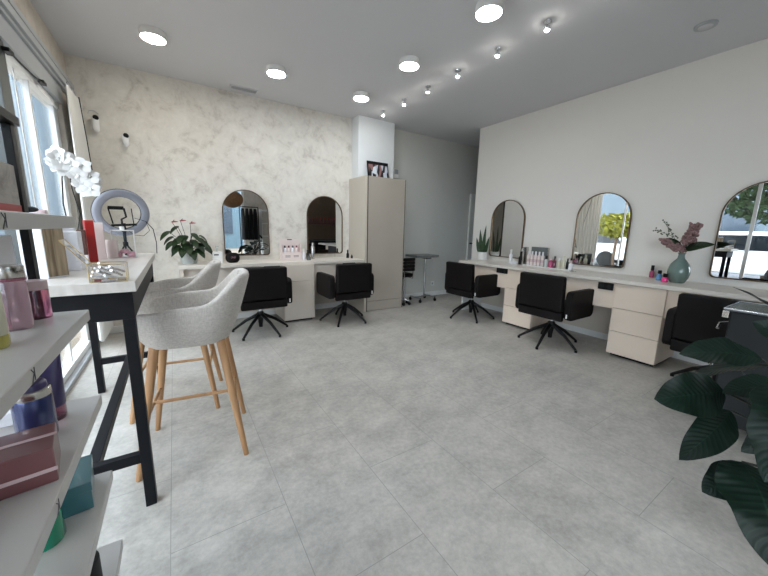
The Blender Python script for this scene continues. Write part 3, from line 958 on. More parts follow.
# ------------------------------------------------------------------ bar stools
def bar_stool(label, loc, rotz):
    """tub shell opens towards local -x"""
    t = thing('bar_stool', label, 'stool', loc, rotz, 'grey upholstered bar stools')
    NA, NV = 48, 12
    ZB = 0.594
    def sstep(x):
        x = max(0.0, min(1.0, x))
        return x * x * (3 - 2 * x)
    AM = PI * 0.80
    def rim(a):           # a = angle around, 0 at the back (+x)
        k = abs(a) / PI
        z = 0.922 - 0.130 * sstep((k - 0.17) / 0.29)
        z -= 0.022 * sstep((k - 0.45) / 0.25)
        return z - 0.05 * max(0.0, (k - 0.72) / 0.08) ** 2
    def plan(a, g):       # rounded plan outline; g = growth 0..1 from the bottom to the rim
        rx = 0.160 + 0.062 * g
        ry = 0.150 + 0.068 * g
        c, s = math.cos(a), math.sin(a)
        e = 2 / 3.0
        return rx * math.copysign(abs(c) ** e, c), ry * math.copysign(abs(s) ** e, s)
    def grow(v):
        return 1 - (1 - min(1, v * 1.1)) ** 2.2
    def skin(a, v):
        z = ZB + (rim(a) - ZB) * v
        x, y = plan(a, grow(v))
        h = (z - ZB) / 0.31
        return Vector((x + 0.045 * max(0, math.cos(a)) * h * h + 0.006, y, z))
    sh = MB()
    sh.grid(lambda u, v: skin((u * 2 - 1) * AM, v), NA, NV)
    sh.build('shell', 'fabric', t, smooth=True, solid=0.034, subsurf=1)
    st = MB()
    def seat(u, v):
        a = u * 2 * PI
        x, y = plan(a, 0.75)
        return Vector((x * v * 0.97 + 0.004, y * v * 0.96, 0.680 - 0.03 * v ** 6 - 0.012 * (1 - v)))
    st.grid(seat, 32, 8)
    st.build('seat_cushion', 'fabric', t, smooth=True, weld=True)
    ub = MB()
    def under(u, v):
        a = u * 2 * PI
        q = min(1, v / 0.6)
        w = max(0, (v - 0.6) / 0.4)
        x, y = plan(a, 0.78 * w)
        return Vector((x * q + 0.004, y * q, 0.586 + 0.07 * w))
    ub.grid(under, 32, 10)
    ub.build('underside', 'fabric', t, smooth=True, weld=True)
    sm = MB()
    for a in (-0.42, 0.42):
        pts = []
        for k in range(9):
            p = skin(a, 0.25 + 0.72 * k / 8)
            pts.append((p.x - 0.018, p.y * 0.93, p.z))
        sm.tube(pts, 0.0025, 6)
    sm.build('seam', 'fabric', t, smooth=True)
    tops = {}
    for sx in (-1, 1):
        for sy in (-1, 1):
            p0 = Vector((0.005 + sx * 0.135, sy * 0.125, 0.598)); p1 = Vector((sx * 0.225, sy * 0.205, 0.0))
            tops[sx, sy] = (p0, p1)
            MB().tube([p0, p0.lerp(p1, 0.5), p1], [0.021, 0.0175, 0.0125], 12).build('leg', 'oak', t, smooth=True)
    def on_leg(k, z):
        p0, p1 = tops[k]
        return p0.lerp(p1, (0.598 - z) / 0.598)
    for sx in (-1, 1):
        MB().tube([on_leg((sx, -1), 0.265), on_leg((sx, 1), 0.265)], 0.009, 8).build('side_rail', 'oak', t, smooth=True)
    a = (on_leg((-1, -1), 0.265) + on_leg((-1, 1), 0.265)) / 2; b = (on_leg((1, -1), 0.265) + on_leg((1, 1), 0.265)) / 2
    MB().tube([a, b], 0.009, 8).build('cross_rail', 'oak', t, smooth=True)
    return t
bar_stool('grey tub bar stool nearer the viewpoint at the tall table', (0.028, 1.84, 0), -0.14)
bar_stool('grey tub bar stool behind the nearer one at the tall table', (-0.042, 2.39, 0), -0.15)

# ------------------------------------------------------------------ recess: rolling table and padded stool
rt = thing('rolling_table', 'narrow grey topped rolling table against the recess wall', 'table', (3.42, 4.05, 0))
BX('tabletop', -0.30, 0.16, -0.15, 0.15, 0.735, 0.765, 'greytray', rt, bevel=0.004)
BX('edge_trim', -0.302, 0.162, -0.152, 0.152, 0.728, 0.736, 'silver', rt)
MB().box(-0.03, 0.06, -0.08, 0.08, 0.70, 0.73).build('bracket', 'charcoal', rt, bevel=0.004)
MB().tube([(0.0, 0, 0.08), (0.0, 0, 0.70)], 0.016, 12).build('column', 'chrome', rt, smooth=True)
fb = MB(); fb.tube([(-0.18, 0.0, 0.075), (0.13, 0.0, 0.075)], 0.012, 8); fb.tube([(0.13, -0.13, 0.07), (0.13, 0.13, 0.07)], 0.012, 8); fb.tube([(-0.18, -0.13, 0.07), (-0.18, 0.13, 0.07)], 0.012, 8)
fb.build('base', 'chrome', rt, smooth=True)
for x in (-0.18, 0.13):
    for y in (-0.13, 0.13):
        c = MB(); c.tube([(x - 0.01, y, 0.026), (x + 0.01, y, 0.026)], 0.026, 14); c.tube([(x, y, 0.03), (x, y, 0.075)], 0.008, 8)
        c.build('caster', 'kick', rt, smooth=True)
ps = thing('padded_stool', 'black ribbed stool tucked between the tall cabinet and rolling table', 'stool', (2.935, 3.95, 0))
bk = MB()
for k in range(4):
    z = 0.54 + k * 0.05
    bk.box(-0.105, 0.105, -0.125, -0.09, z, z + 0.048)
bk.build('backrest', 'leather', ps, bevel=0.012, seg=3)
MB().box(-0.105, 0.105, -0.085, 0.11, 0.44, 0.50).build('seat', 'leather', ps, bevel=0.02, seg=3)
for s_ in (-0.08, 0.08):
    MB().tube([(s_, -0.107, 0.70), (s_, -0.10, 0.425), (s_, 0.08, 0.43)], 0.008, 8).build('frame_tube', 'chrome', ps, smooth=True)
MB().tube([(0, 0, 0.09), (0, 0, 0.44)], 0.018, 12).build('column', 'chrome', ps, smooth=True)
for k in range(5):
    a = 0.3 + k * 2 * PI / 5
    c, s = math.cos(a), math.sin(a)
    lg = MB().tube([(0, 0, 0.10), (0.09 * c, 0.09 * s, 0.065)], [0.018, 0.012], 8).build('leg', 'chrome', ps, smooth=True)
    q = MB(); q.blob((0.09 * c, 0.09 * s, 0.027), 0.027, 10, 7)
    q.tube([(0.09 * c, 0.09 * s, 0.03), (0.09 * c, 0.09 * s, 0.065)], 0.006, 6)
    q.build('caster', 'kick', lg, smooth=True)

# ------------------------------------------------------------------ display shelving in the foreground
SX, SY = -0.175, 0.95
BZ = [1.160, 0.956, 0.749, 0.547, 0.345, 0.145]
su = thing('shelving_unit', 'open product shelving with black posts in the left foreground', 'shelving', (SX, SY, 0))
SD = 0.34
for i, z in enumerate(BZ):
    BX('shelf_board', -SD, 0.0, -1.25, 0.0, z - 0.024, z, 'shelf', su, bevel=0.0025)
for x in (-0.0815, -SD + 0.012):
    for y in (0.002, -1.275):
        BX('post', x - 0.0065, x + 0.0065, y, y + 0.023, 0, 1.333, 'blackmetal', su, bevel=0.001)
    BX('top_rail', x - 0.014, x + 0.014, -1.275, 0.027, 1.333, 1.350, 'blackmetal', su, bevel=0.001)
def k_mark(y, z):
    """a slanted letter K on the edge of a board"""
    k = MB()
    def stroke(a, b, w):
        a, b = Vector(a), Vector(b)
        d = (b - a).normalized(); n = Vector((-d.y, d.x)) * w / 2
        k.prism([tuple(a - n), tuple(b - n), tuple(b + n), tuple(a + n)], lambda p, q: (0.0002, y + p, z + q), (0.0006, 0, 0))
    stroke((0.0040, -0.009), (0.0052, 0.009), 0.0016)
    stroke((0.0046, 0.000), (-0.0055, 0.009), 0.0011)
    stroke((0.0032, 0.0015), (-0.0075, -0.0105), 0.0018)
    k.build('letter_mark', 'ink', su)
for px, py, z in ((4, 221, BZ[0]), (33, 374, BZ[1]), (58, 507, BZ[2])):
    p = at(px, py, 0, SX)
    k_mark(p.y - SY, z - 0.012)

def text_lines(parent, f, rows, material, name='printed_text'):
    b = MB()
    for (a0, a1, z0, z1) in rows:
        b.prism([(a0, z0), (a1, z0), (a1, z1), (a0, z1)], f, f(0, 0) - f(0, 0) + Vector((0.0003, -0.0003, 0)))
    return b.build(name, material, parent)

def bottle(name, label, cat, loc, prof, bm_, capprof, capm, group=None, n=24, collar=None):
    t = thing(name, label, cat, loc, 0, group)
    MB().lathe(prof, n).build('body', bm_, t, smooth=True)
    if capprof:
        MB().lathe(capprof, n).build('cap', capm, t, smooth=True)
    return t
def gift_box(name, label, cat, loc, sx, sy, sz, m1, rotz=0.0, lid=None, m2=None, band=None):
    t = thing(name, label, cat, loc, rotz)
    BX('box', -sx / 2, sx / 2, -sy / 2, sy / 2, 0, sz, m1, t, bevel=0.002)
    if band:
        BX('band', -sx / 2 - 0.0008, sx / 2 + 0.0008, -sy / 2 - 0.0008, sy / 2 + 0.0008, 0.001, band, m2, t, bevel=0.0015)
    if lid:
        BX('lid', -sx / 2 - 0.0015, sx / 2 + 0.0015, -sy / 2 - 0.0015, sy / 2 + 0.0015, sz - lid, sz + 0.001, m2 or m1, t, bevel=0.002)
    return t

# top board
gift_box('gift_box', 'grey marbled box with red base on the top board of the shelving', 'box', (-0.328, 0.85, BZ[0]), 0.17, 0.12, 0.09, 'marble', 0.0, None, 'red', 0.018)
# second board
t = gift_box('carton', 'white carton printed with a letter on the second shelf board', 'box', (-0.345, 0.885, BZ[1]), 0.16, 0.07, 0.165, 'white', 0.0)
mk = MB()
for (a0, b0, a1, b1, w) in ((0.03, 0.06, 0.03, 0.105, 0.003), (0.032, 0.082, 0.055, 0.105, 0.002), (0.032, 0.084, 0.06, 0.056, 0.003)):
    A, B = Vector((a0, b0)), Vector((a1, b1)); d = (B - A).normalized(); nn = Vector((-d.y, d.x)) * w / 2
    mk.prism([tuple(A - nn), tuple(B - nn), tuple(B + nn), tuple(A + nn)], lambda a, z: (a, -0.0352, z), (0, -0.0005, 0))
mk.build('letter_mark', 'blueink', t)
p = at(22, 330, 2, BZ[1])
t = bottle('spray_bottle', 'tall clear pink bottle with silver cap on the second shelf board', 'bottle', p + Vector((-0.009, 0.016, 0)),
       [(0.0, 0.0), (0.0195, 0.0), (0.021, 0.004), (0.021, 0.082), (0.018, 0.094), (0.0, 0.096)], 'pinkglass', [(0.0185, 0.092), (0.0205, 0.094), (0.0205, 0.112), (0.0195, 0.115), (0.0, 0.116)], 'silver')
MB().lathe([(0.0205, 0.088), (0.0215, 0.089), (0.0215, 0.0925), (0.019, 0.094)], 24, cap=False).build('collar', 'plumglass', t, smooth=True)
p = at(41, 319, 2, BZ[1])
t = bottle('lotion_bottle', 'short plum bottle with flat pink cap on the second shelf board', 'bottle', p + Vector((-0.008, 0.016, 0)),
       [(0.0, 0.0), (0.021, 0.0), (0.022, 0.004), (0.0215, 0.056), (0.020, 0.060), (0.0, 0.061)], 'plumglass', [(0.0205, 0.058), (0.0215, 0.060), (0.0215, 0.074), (0.0205, 0.076), (0.0, 0.077)], 'pinkcap')
p = at(0, 350, 2, BZ[1])
t = bottle('serum_bottle', 'cream bottle with yellow base at the left edge of the photo', 'bottle', p + Vector((-0.014, 0.016, 0)),
       [(0.020, 0.018), (0.021, 0.022), (0.020, 0.095), (0.012, 0.108), (0.0, 0.109)], 'cream', [(0.010, 0.105), (0.010, 0.122), (0.0, 0.123)], 'whiteplastic')
MB().lathe([(0.0, 0.0), (0.019, 0.0), (0.021, 0.004), (0.021, 0.02), (0.0, 0.0205)], 24).build('base', 'yellow', t, smooth=True)
# third board
p = at(38, 443, 2, BZ[2])
t = bottle('shampoo_bottle', 'blue metallic bottle with silver collar on the third shelf board', 'bottle', p + Vector((-0.004, 0.022, 0)),
       [(0.0, 0.0), (0.026, 0.0), (0.0275, 0.005), (0.0275, 0.080), (0.026, 0.084), (0.0, 0.085)], 'navybottle', [(0.0225, 0.096), (0.022, 0.108), (0.017, 0.114), (0.0, 0.116)], 'purpletube')
MB().lathe([(0.026, 0.083), (0.0275, 0.085), (0.0268, 0.097), (0.024, 0.099), (0.0, 0.0992)], 24).build('collar', 'silver', t, smooth=True)
p = at(48, 426, 2, BZ[2])
t = thing('product_tube', 'violet tube standing behind the blue bottle on the third shelf board', 'tube', p + Vector((0.0, 0.03, 0)))
MB().lathe([(0.0, 0.0), (0.022, 0.0), (0.023, 0.004), (0.023, 0.03), (0.0, 0.0305)], 20).build('cap', 'plumglass', t, smooth=True)
tb = MB()
tb.grid(lambda u, v: Vector((0.0235 * math.cos(u * 2 * PI) * (1 + 0.15 * v), 0.0235 * math.sin(u * 2 * PI) * (1 - 0.9 * v), 0.03 + 0.125 * v)), 24, 8)
tb.build('body', 'purpletube', t, smooth=True, weld=True)
p = at(40, 488, 2, BZ[2])
gb = gift_box('gift_box', 'wrapped dusty rose box on the third shelf board', 'box', (p.x - 0.045, p.y + 0.04, BZ[2]), 0.115, 0.09, 0.058, 'pinkbox', 0.18)
rb = MB(); rb.box(-0.06, 0.06, -0.004, 0.004, 0.0585, 0.0592); rb.box(-0.0588, 0.0588, -0.0462, -0.0455, 0.02, 0.026)
rb.build('ribbon', 'pinkcap', gb)
p = at(6, 425, 2, BZ[2])
gift_box('carton', 'flat bluish white carton behind the blue bottle on the third shelf board', 'box', (p.x - 0.02, p.y + 0.05, BZ[2]), 0.15, 0.12, 0.025, 'white', 0.0, 0.012, 'white')
gift_box('gift_box', 'second rose box at the left edge, nearest the viewpoint on the third board', 'box', (-0.36, 0.56, BZ[2]), 0.10, 0.10, 0.055, 'pinkbox', 0.1, 0.02, 'pinkbox')
# fourth board
p = at(83, 512, 2, BZ[3])
gift_box('gift_box', 'wrapped teal box on the fourth shelf board', 'box', (p.x - 0.04, p.y + 0.05, BZ[3]), 0.10, 0.11, 0.062, 'tealbox', 0.15, 0.02, 'tealbox')
p = at(50, 550, 2, BZ[3])
bottle('tonic_bottle', 'glossy green bottle on the fourth shelf board', 'bottle', p + Vector((-0.012, 0.026, 0)),
       [(0.0, 0.0), (0.027, 0.0), (0.03, 0.006), (0.027, 0.085), (0.014, 0.10), (0.0, 0.101)], 'greenglass', [(0.013, 0.098), (0.013, 0.125), (0.0, 0.126)], 'kick')
bottle('wax_tin', 'copper tin on the fourth shelf board near the bottom edge of the photo', 'tin', (-0.255, 0.60, BZ[3]),
       [(0.0, 0.0), (0.033, 0.0), (0.035, 0.004), (0.035, 0.045), (0.0, 0.046)], 'bronzetin', [(0.0365, 0.04), (0.0365, 0.056), (0.0, 0.057)], 'bronzetin')
bottle('tonic_bottle', 'dark bottle on the lowest visible shelf board behind its edge', 'bottle', (-0.225, 0.83, BZ[4]),
       [(0.0, 0.0), (0.03, 0.0), (0.03, 0.08), (0.014, 0.095), (0.0, 0.096)], 'charcoal', [(0.013, 0.093), (0.013, 0.115), (0.0, 0.116)], 'kick')

# ------------------------------------------------------------------ things on the bar table
def tp(px, py):
    return at(px, py, 2, TZ)
# brochure block with a driftwood picture
p = tp(52, 281)
t = thing('picture_block', 'white display block with a driftwood picture on the tall table', 'display', (-0.402, 1.66, TZ), 0.95)
BX('block', -0.038, 0.038, -0.04, 0.04, 0, 0.195, 'white', t, bevel=0.002)
BX('picture', -0.035, 0.035, -0.0415, -0.0402, 0.006, 0.188, 'driftwood', t)
gift_box('carton', 'tall white carton behind the driftwood display block', 'box', (-0.46, 1.80, TZ), 0.07, 0.11, 0.235, 'white', 0.1)
gift_box('carton', 'shorter white carton beside the glass lid on the tall table', 'box', (-0.385, 1.885, TZ), 0.085, 0.05, 0.165, 'white', -0.1)
gift_box('carton', 'narrow white carton with blue print behind the glass lid', 'box', (-0.41, 2.03, TZ), 0.055, 0.06, 0.185, 'white', 0.1, None, 'blueink', 0.01)
gift_box('carton', 'brown and white carton in front of the red box', 'box', (-0.40, 2.16, TZ), 0.055, 0.045, 0.165, 'white', 0.1, 0.12, 'brown')
gift_box('carton', 'white carton with pink lid peeking over the display block', 'box', (-0.48, 1.95, TZ), 0.06, 0.06, 0.25, 'white', 0.1, 0.02, 'pinkcap')
t = gift_box('carton', 'tall red box leaning among white cartons on the tall table', 'box', (-0.372, 2.26, TZ), 0.035, 0.06, 0.215, 'red', 0.3)
gift_box('carton', 'slim pinkish grey carton behind the red box', 'box', (-0.355, 2.40, TZ), 0.04, 0.045, 0.205, 'palepink', 0.2)
gift_box('carton', 'tall pale carton at the back of the tall table beside the orchid', 'box', (-0.475, 2.20, TZ), 0.06, 0.08, 0.225, 'white', 0.2)
cn = thing('candle', 'cream ribbed pillar candle in front of the ring light', 'candle', (-0.315, 2.47, TZ))
MB().lathe([(0.0, 0), (0.027, 0), (0.029, 0.004)] + [(0.029 if k % 2 else 0.0275, 0.004 + k * 0.012) for k in range(1, 9)] + [(0.026, 0.106), (0.0, 0.1055)], 24).build('wax', 'palepink', cn, smooth=True)
MB().tube([(0, 0, 0.105), (0.001, 0, 0.115)], 0.0012, 6).build('wick', 'darkink', cn)

# glass jewellery box with an open lid
jb = thing('glass_jewellery_box', 'brass edged glass box with open lid on the tall table', 'jewellery box', (-0.205, 1.478, TZ), 0.04)
W_, D_, Hh = 0.10, 0.085, 0.062
e = MB()
cs = [(-W_ / 2, -D_ / 2), (W_ / 2, -D_ / 2), (W_ / 2, D_ / 2), (-W_ / 2, D_ / 2)]
for i in range(4):
    a, b = cs[i], cs[(i + 1) % 4]
    e.tube([(*a, 0.003), (*b, 0.003)], 0.0016, 6); e.tube([(*a, Hh), (*b, Hh)], 0.0016, 6); e.tube([(*a, 0.003), (*a, Hh)], 0.0016, 6)
e.build('brass_frame', 'gold', jb)
g = MB()
for i in range(4):
    a, b = cs[i], cs[(i + 1) % 4]
    g.prism([(0, 0.004), (1, 0.004), (1, Hh - 0.002), (0, Hh - 0.002)], lambda s, z: Vector((a[0] + (b[0] - a[0]) * s, a[1] + (b[1] - a[1]) * s, z)), (0.0006, 0.0006, 0))
g.build('glass', 'clear', jb)
BX('base_plate', -W_ / 2, W_ / 2, -D_ / 2, D_ / 2, 0.0005, 0.002, 'mirror', jb)
ld = MB(); lc = []
ml = Matrix.Translation((-W_ / 2, 0, Hh)) @ Matrix.Rotation(-0.95, 4, 'Y')
lq = [ml @ Vector(v) for v in ((0, -D_ / 2, 0), (-0.10, -D_ / 2, 0), (-0.10, D_ / 2, 0), (0, D_ / 2, 0))]
mlz = Matrix.Translation((-W_ / 2, 0, Hh)) @ Matrix.Rotation(0.95, 4, 'Y')
lq = [mlz @ Vector(v) for v in ((0, -D_ / 2, 0), (-0.10, -D_ / 2, 0), (-0.10, D_ / 2, 0), (0, D_ / 2, 0))]
for i in range(4):
    ld.tube([lq[i], lq[(i + 1) % 4]], 0.0016, 6)
lo_ = ld.build('lid', 'gold', jb)
gp = MB(); vs_ = [gp.bm.verts.new(v) for v in lq]; gp.bm.faces.new(vs_)
gp.build('lid_glass', 'clear', lo_)
# rolled tubes lying in the box
rd = random.Random(5)
first = None
for k in range(11):
    y = -0.045 + k * 0.009
    lab = 'silver and white hair foils piled in the glass box'
    o = MB().tube([(-0.03, 0, 0), (0.03, 0, 0)], 0.0042, 8).build('foil_roll', 'silver' if k % 2 else 'white', smooth=True)
    o.location = Vector(jb.location) + Vector((-0.025 + (k % 4) * 0.016, -0.024 + (k // 4) * 0.02, 0.018 + (k % 2) * 0.012 + (k // 4) * 0.011))
    o.rotation_euler = (0, 0.4 if k % 2 else 0.25, 0.9 + rd.uniform(-.3, .3))
    tag(o, lab, 'hair foil', 'hair foils in the glass box')

# acrylic frame with pink blossoms
af = thing('display_case', 'white edged acrylic display case holding pink blossoms', 'display', (-0.262, 2.50, TZ), 0.1)
fw_ = MB()
w2_, h2_, d2_ = 0.056, 0.165, 0.04
fw_.box(-w2_, -w2_ + 0.006, -d2_, d2_, 0, h2_); fw_.box(w2_ - 0.006, w2_, -d2_, d2_, 0, h2_)
fw_.box(-w2_, w2_, -d2_, d2_, h2_ - 0.006, h2_); fw_.box(-w2_, w2_, -d2_, d2_, 0, 0.004)
fw_.build('frame', 'whiteplastic', af, bevel=0.001)
BX('front_pane', -w2_ + 0.006, w2_ - 0.006, -d2_, -d2_ + 0.002, 0.004, h2_ - 0.006, 'clear', af)
MB().tube([(0, 0, h2_), (0, 0, h2_ + 0.02)], 0.012, 12).build('knob', 'whiteplastic', af, smooth=True)
for k in range(9):
    b = MB()
    for q in range(6):
        a = q * PI / 3 + k
        b.blob((0.011 * math.cos(a), 0.011 * math.sin(a), 0.009 + 0.004 * (q % 2)), 0.0115, 8, 5)
    b.blob((0, 0, 0.012), 0.008, 8, 5)
    o = b.build('pink_blossom', 'paleflower', smooth=True)
    o.location = Vector((-0.262, 2.50, TZ)) + Vector((-0.033 + (k % 3) * 0.033, -0.022 + (k // 3) * 0.02, 0.005 + (0.022 if k in (1, 4, 7) else 0.008 if k % 2 else 0.0)))
    tag(o, 'pale pink blossom in the acrylic display case', 'flower', 'pink blossoms in the display case')

# ring light on a small stand
rl = thing('ring_light', 'ring light with phone holder on a black stand on the tall table', 'ring light', (-0.273, 2.70, TZ))
RC = Vector((0.0, 0.0, 0.269))
ax = (CAM_P - (Vector((-0.273, 2.70, TZ)) + RC)).normalized()
ax = (ax + Vector((0.25, 0, -0.22))).normalized()
u_ = ax.orthogonal().normalized(); v_ = ax.cross(u_)
def ringmb(R_, r_, flat, off, n=48, mm=10):
    b = MB()
    rings = []
    for i in range(n):
        a = 2 * PI * i / n
        d = u_ * math.cos(a) + v_ * math.sin(a)
        rings.append([b.bm.verts.new(RC + d * (R_ + r_ * math.cos(2 * PI * k / mm)) + ax * (flat * math.sin(2 * PI * k / mm) + off)) for k in range(mm)])
    for i in range(n):
        for k in range(mm):
            b.bm.faces.new((rings[i][k], rings[i][(k + 1) % mm], rings[(i + 1) % n][(k + 1) % mm], rings[(i + 1) % n][k]))
    return b
ringmb(0.126, 0.0235, 0.010, 0.004).build('diffuser_ring', 'ringdiff', rl, smooth=True)
ringmb(0.126, 0.0255, 0.009, -0.006).build('housing', 'kick', rl, smooth=True)
st = MB()
st.tube([(0, 0, 0.06), (0, 0, 0.16)], 0.009, 10); st.tube([(0, 0, 0.15), (0, 0.0, 0.205)], 0.012, 10)
st.tube([(0, 0, 0.06), (0, 0, 0.085)], 0.014, 10)
st.build('pole', 'kick', rl, smooth=True)
for k in range(3):
    a = 0.5 + k * 2 * PI / 3
    MB().tube([(0, 0, 0.075), (0.045 * math.cos(a), 0.045 * math.sin(a), 0.004)], 0.005, 8).build('leg', 'kick', rl, smooth=True)
ph = MB()
zc = 0.20
ph.tube([(-0.06, 0, zc - 0.01), (0.07, 0, zc - 0.002)], 0.007, 8)
ph.tube([(-0.05, -0.01, zc), (-0.066, -0.01, zc + 0.10)], 0.004, 8)
ph.tube([(-0.066, -0.01, zc + 0.10), (0.012, -0.012, zc + 0.10)], 0.011, 8)
ph.tube([(0.012, -0.01, zc + 0.10), (0.02, -0.01, zc + 0.045), (-0.005, -0.01, zc + 0.03), (-0.005, -0.01, zc)], 0.006, 8)
ph.tube([(0.055, -0.005, zc), (0.05, -0.005, zc + 0.10)], 0.003, 8)
ph.build('phone_holder', 'kick', rl, smooth=True)
cb_ = MB()
cb_.tube([(0.01, 0, 0.17), (0.05, 0.0, 0.13), (0.10, 0.0, 0.125), (0.135, 0, 0.16), (0.12, 0, 0.22), (0.06, 0, 0.24)], 0.0016, 6)
cb_.tube([(0.12, 0.0, 0.22), (0.155, 0, 0.17), (0.165, 0.02, 0.08), (0.16, 0.06, 0.003)], 0.0026, 6)
cb_.build('cable', 'kick', rl, smooth=True)

# orchid at the window side of the table
oc = thing('orchid', 'white orchid on the tall table beside the curtain', 'plant', (-0.475, 2.42, TZ))
MB().lathe([(0.0, 0), (0.042, 0), (0.055, 0.10), (0.057, 0.105), (0.05, 0.105), (0.046, 0.09), (0.0, 0.09)], 24).build('pot', 'ceramic_w', oc, smooth=True)
lv = MB()
for a, l in ((0.4, 0.13), (2.2, 0.14), (3.9, 0.13), (5.3, 0.12)):
    lv.leaf((0, 0, 0.1), (l * math.cos(a), l * math.sin(a), 0.13), 0.045, (0, 0, 1), bend=0.2)
lv.build('leaves', 'leaf_mid', oc, smooth=True, solid=0.002)
sms = MB()
sms.tube([(0, 0, 0.09), (-0.012, 0, 0.3), (-0.002, 0, 0.43), (0.01, 0, 0.50), (-0.01, 0.0, 0.55)], 0.0035, 6)
sms.tube([(0.015, 0, 0.09), (0.05, 0, 0.25), (0.03, 0.01, 0.38), (0.03, 0.0, 0.47)], 0.003, 6)
sms.build('stems', 'darkstem', oc, smooth=True)
rd = random.Random(11)
def orchid_flower(c, facing, s):
    b = MB()
    f = Vector(facing).normalized(); u = f.orthogonal().normalized(); w = f.cross(u)
    for k in range(5):
        a = k * 2 * PI / 5 + 0.3
        d = u * math.cos(a) + w * math.sin(a)
        b.leaf(Vector(c), Vector(c) + d * s + f * 0.006, s * (0.95 if k % 2 else 0.72), f, bend=0.1, fold=-0.1, nl=6, nw=4, peak=0.55)
    b.blob(Vector(c) + f * 0.007, s * 0.16, 8, 5)
    return b
fl_pts = []
for k in range(34):
    q = rd.random()
    x = -0.02 + 0.13 * q
    zt = 0.565 - 0.10 * max(0, (q - 0.45)) * 2
    zb = 0.52 - 0.17 * q
    fl_pts.append((x + rd.uniform(-.012, .012), rd.uniform(-0.035, 0.03), rd.uniform(zb, zt)))
for c in fl_pts:
    o = orchid_flower(c, (rd.uniform(-.5, .8), -1, rd.uniform(-.3, .4)), 0.047)
    o.build('flower', 'orchid', oc, smooth=True)
# little dark ornament beside it
on_ = thing('stone_ornament', 'small dark grey stone ornament on top of the white carton', 'ornament', (-0.47, 1.80, TZ + 0.236))
MB().blob((0, 0, 0.012), 0.03, 12, 8, (1.2, 1, 0.42)).build('stone', 'charcoal', on_, smooth=True)

# ------------------------------------------------------------------ things on the back counter
# anthurium
an = thing('anthurium', 'potted anthurium with red flowers at the end of the back counter', 'plant', (0.115, 4.07, ZA))
MB().lathe([(0.0, 0), (0.07, 0), (0.082, 0.03), (0.086, 0.125), (0.079, 0.125), (0.075, 0.10), (0.0, 0.10)], 28).build('pot', 'ceramic_g', an, smooth=True)
MB().lathe([(0.0, 0.105), (0.068, 0.103)], 20, cap=False).build('soil', 'soil', an)
rd = random.Random(3)
leafspec = [(-0.20, -0.03, 0.35, 0.13), (-0.16, -0.06, 0.22, 0.13), (-0.11, -0.1, 0.17, 0.14), (0.17, -0.06, 0.19, 0.14), (0.205, -0.02, 0.12, 0.13), (0.10, -0.1, 0.12, 0.14),
            (0.0, -0.12, 0.16, 0.14), (-0.06, -0.09, 0.30, 0.12), (-0.10, 0.0, 0.42, 0.11), (0.12, -0.02, 0.27, 0.12), (0.05, -0.08, 0.24, 0.13), (-0.02, -0.05, 0.22, 0.14), (-0.13, -0.03, 0.10, 0.09), (0.15, 0.04, 0.30, 0.10), (-0.17, 0.03, 0.28, 0.12), (0.06, 0.03, 0.3, 0.12),
            (0.03, -0.11, 0.10, 0.15), (-0.05, -0.12, 0.14, 0.15), (0.09, -0.07, 0.20, 0.15), (-0.09, -0.06, 0.26, 0.14), (0.14, -0.05, 0.24, 0.14), (-0.03, -0.08, 0.3, 0.13), (0.0, -0.06, 0.19, 0.15), (0.06, -0.05, 0.33, 0.11)]
for (x, y, z, s) in leafspec:
    d = Vector((x, y - 0.02, 0)).normalized()
    base = Vector((x, y, z)) * 0.78 + Vector((0, 0, 0.06))
    tip = base + (d * 0.75 + Vector((0, -0.15, -0.75))).normalized() * s
    L_ = MB()
    L_.leaf(base - (tip - base) * 0.12, tip, s * 0.58, d + Vector((0, -0.6, 0.7)), bend=0.1, fold=0.1, nl=9, nw=4, peak=0.34)
    lo_ = L_.build('leaf', 'leaf_mid', an, smooth=True, solid=0.0015)
    MB().tube([(x * 0.06, y * 0.06, 0.1), tuple(base * 0.55 + Vector((0, 0, 0.08))), tuple(base)], 0.003, 6).build('leaf_stem', 'stem', lo_, smooth=True)
for (x, y, z) in ((-0.105, -0.02, 0.435), (0.055, -0.03, 0.425), (-0.03, 0.02, 0.45)):
    f = MB().leaf((x - 0.03, y, z), (x + 0.035, y - 0.01, z + 0.006), 0.045, (0.1, -0.4, 1), fold=0.15, nl=7, nw=4, peak=0.35).build('flower', 'spathe', an, smooth=True, solid=0.0015)
    g = MB(); g.tube([(x * 0.1, 0, 0.1), (x * 0.6, y, 0.3), (x - 0.02, y, z)], 0.0025, 6); g.tube([(x - 0.015, y, z + 0.002), (x + 0.0, y - 0.005, z + 0.025)], 0.003, 6)
    g.build('flower_stem', 'stem', f, smooth=True)

t = thing('tissue_box', 'small white dispenser box with grey pump beside the anthurium', 'dispenser', (0.385, 4.02, ZA))
BX('box', -0.05, 0.05, -0.03, 0.03, 0, 0.125, 'whiteplastic', t, bevel=0.006)
BX('label_print', -0.035, 0.01, -0.0306, -0.0303, 0.085, 0.10, 'ink', t)
pm = MB(); pm.tube([(0, 0, 0.124), (0, 0, 0.165)], 0.012, 10); pm.tube([(-0.008, 0, 0.165), (-0.008, 0, 0.19)], 0.007, 10); pm.tube([(-0.008, 0, 0.185), (0.02, 0, 0.185)], 0.006, 8)
pm.build('pump', 'ceramic_g', t, smooth=True)
t = thing('makeup_bag', 'small glossy black bag in front of the arched mirror', 'bag', (0.535, 3.99, ZA))
b = MB(); b.grid(lambda u, v: Vector((0.075 * math.cos(u * 2 * PI) * (math.sin(PI * v) ** 0.5), 0.04 * math.sin(u * 2 * PI) * (math.sin(PI * v) ** 0.5), 0.057 - 0.057 * math.cos(PI * v))), 28, 14)
b.build('body', 'leather', t, smooth=True, weld=True)
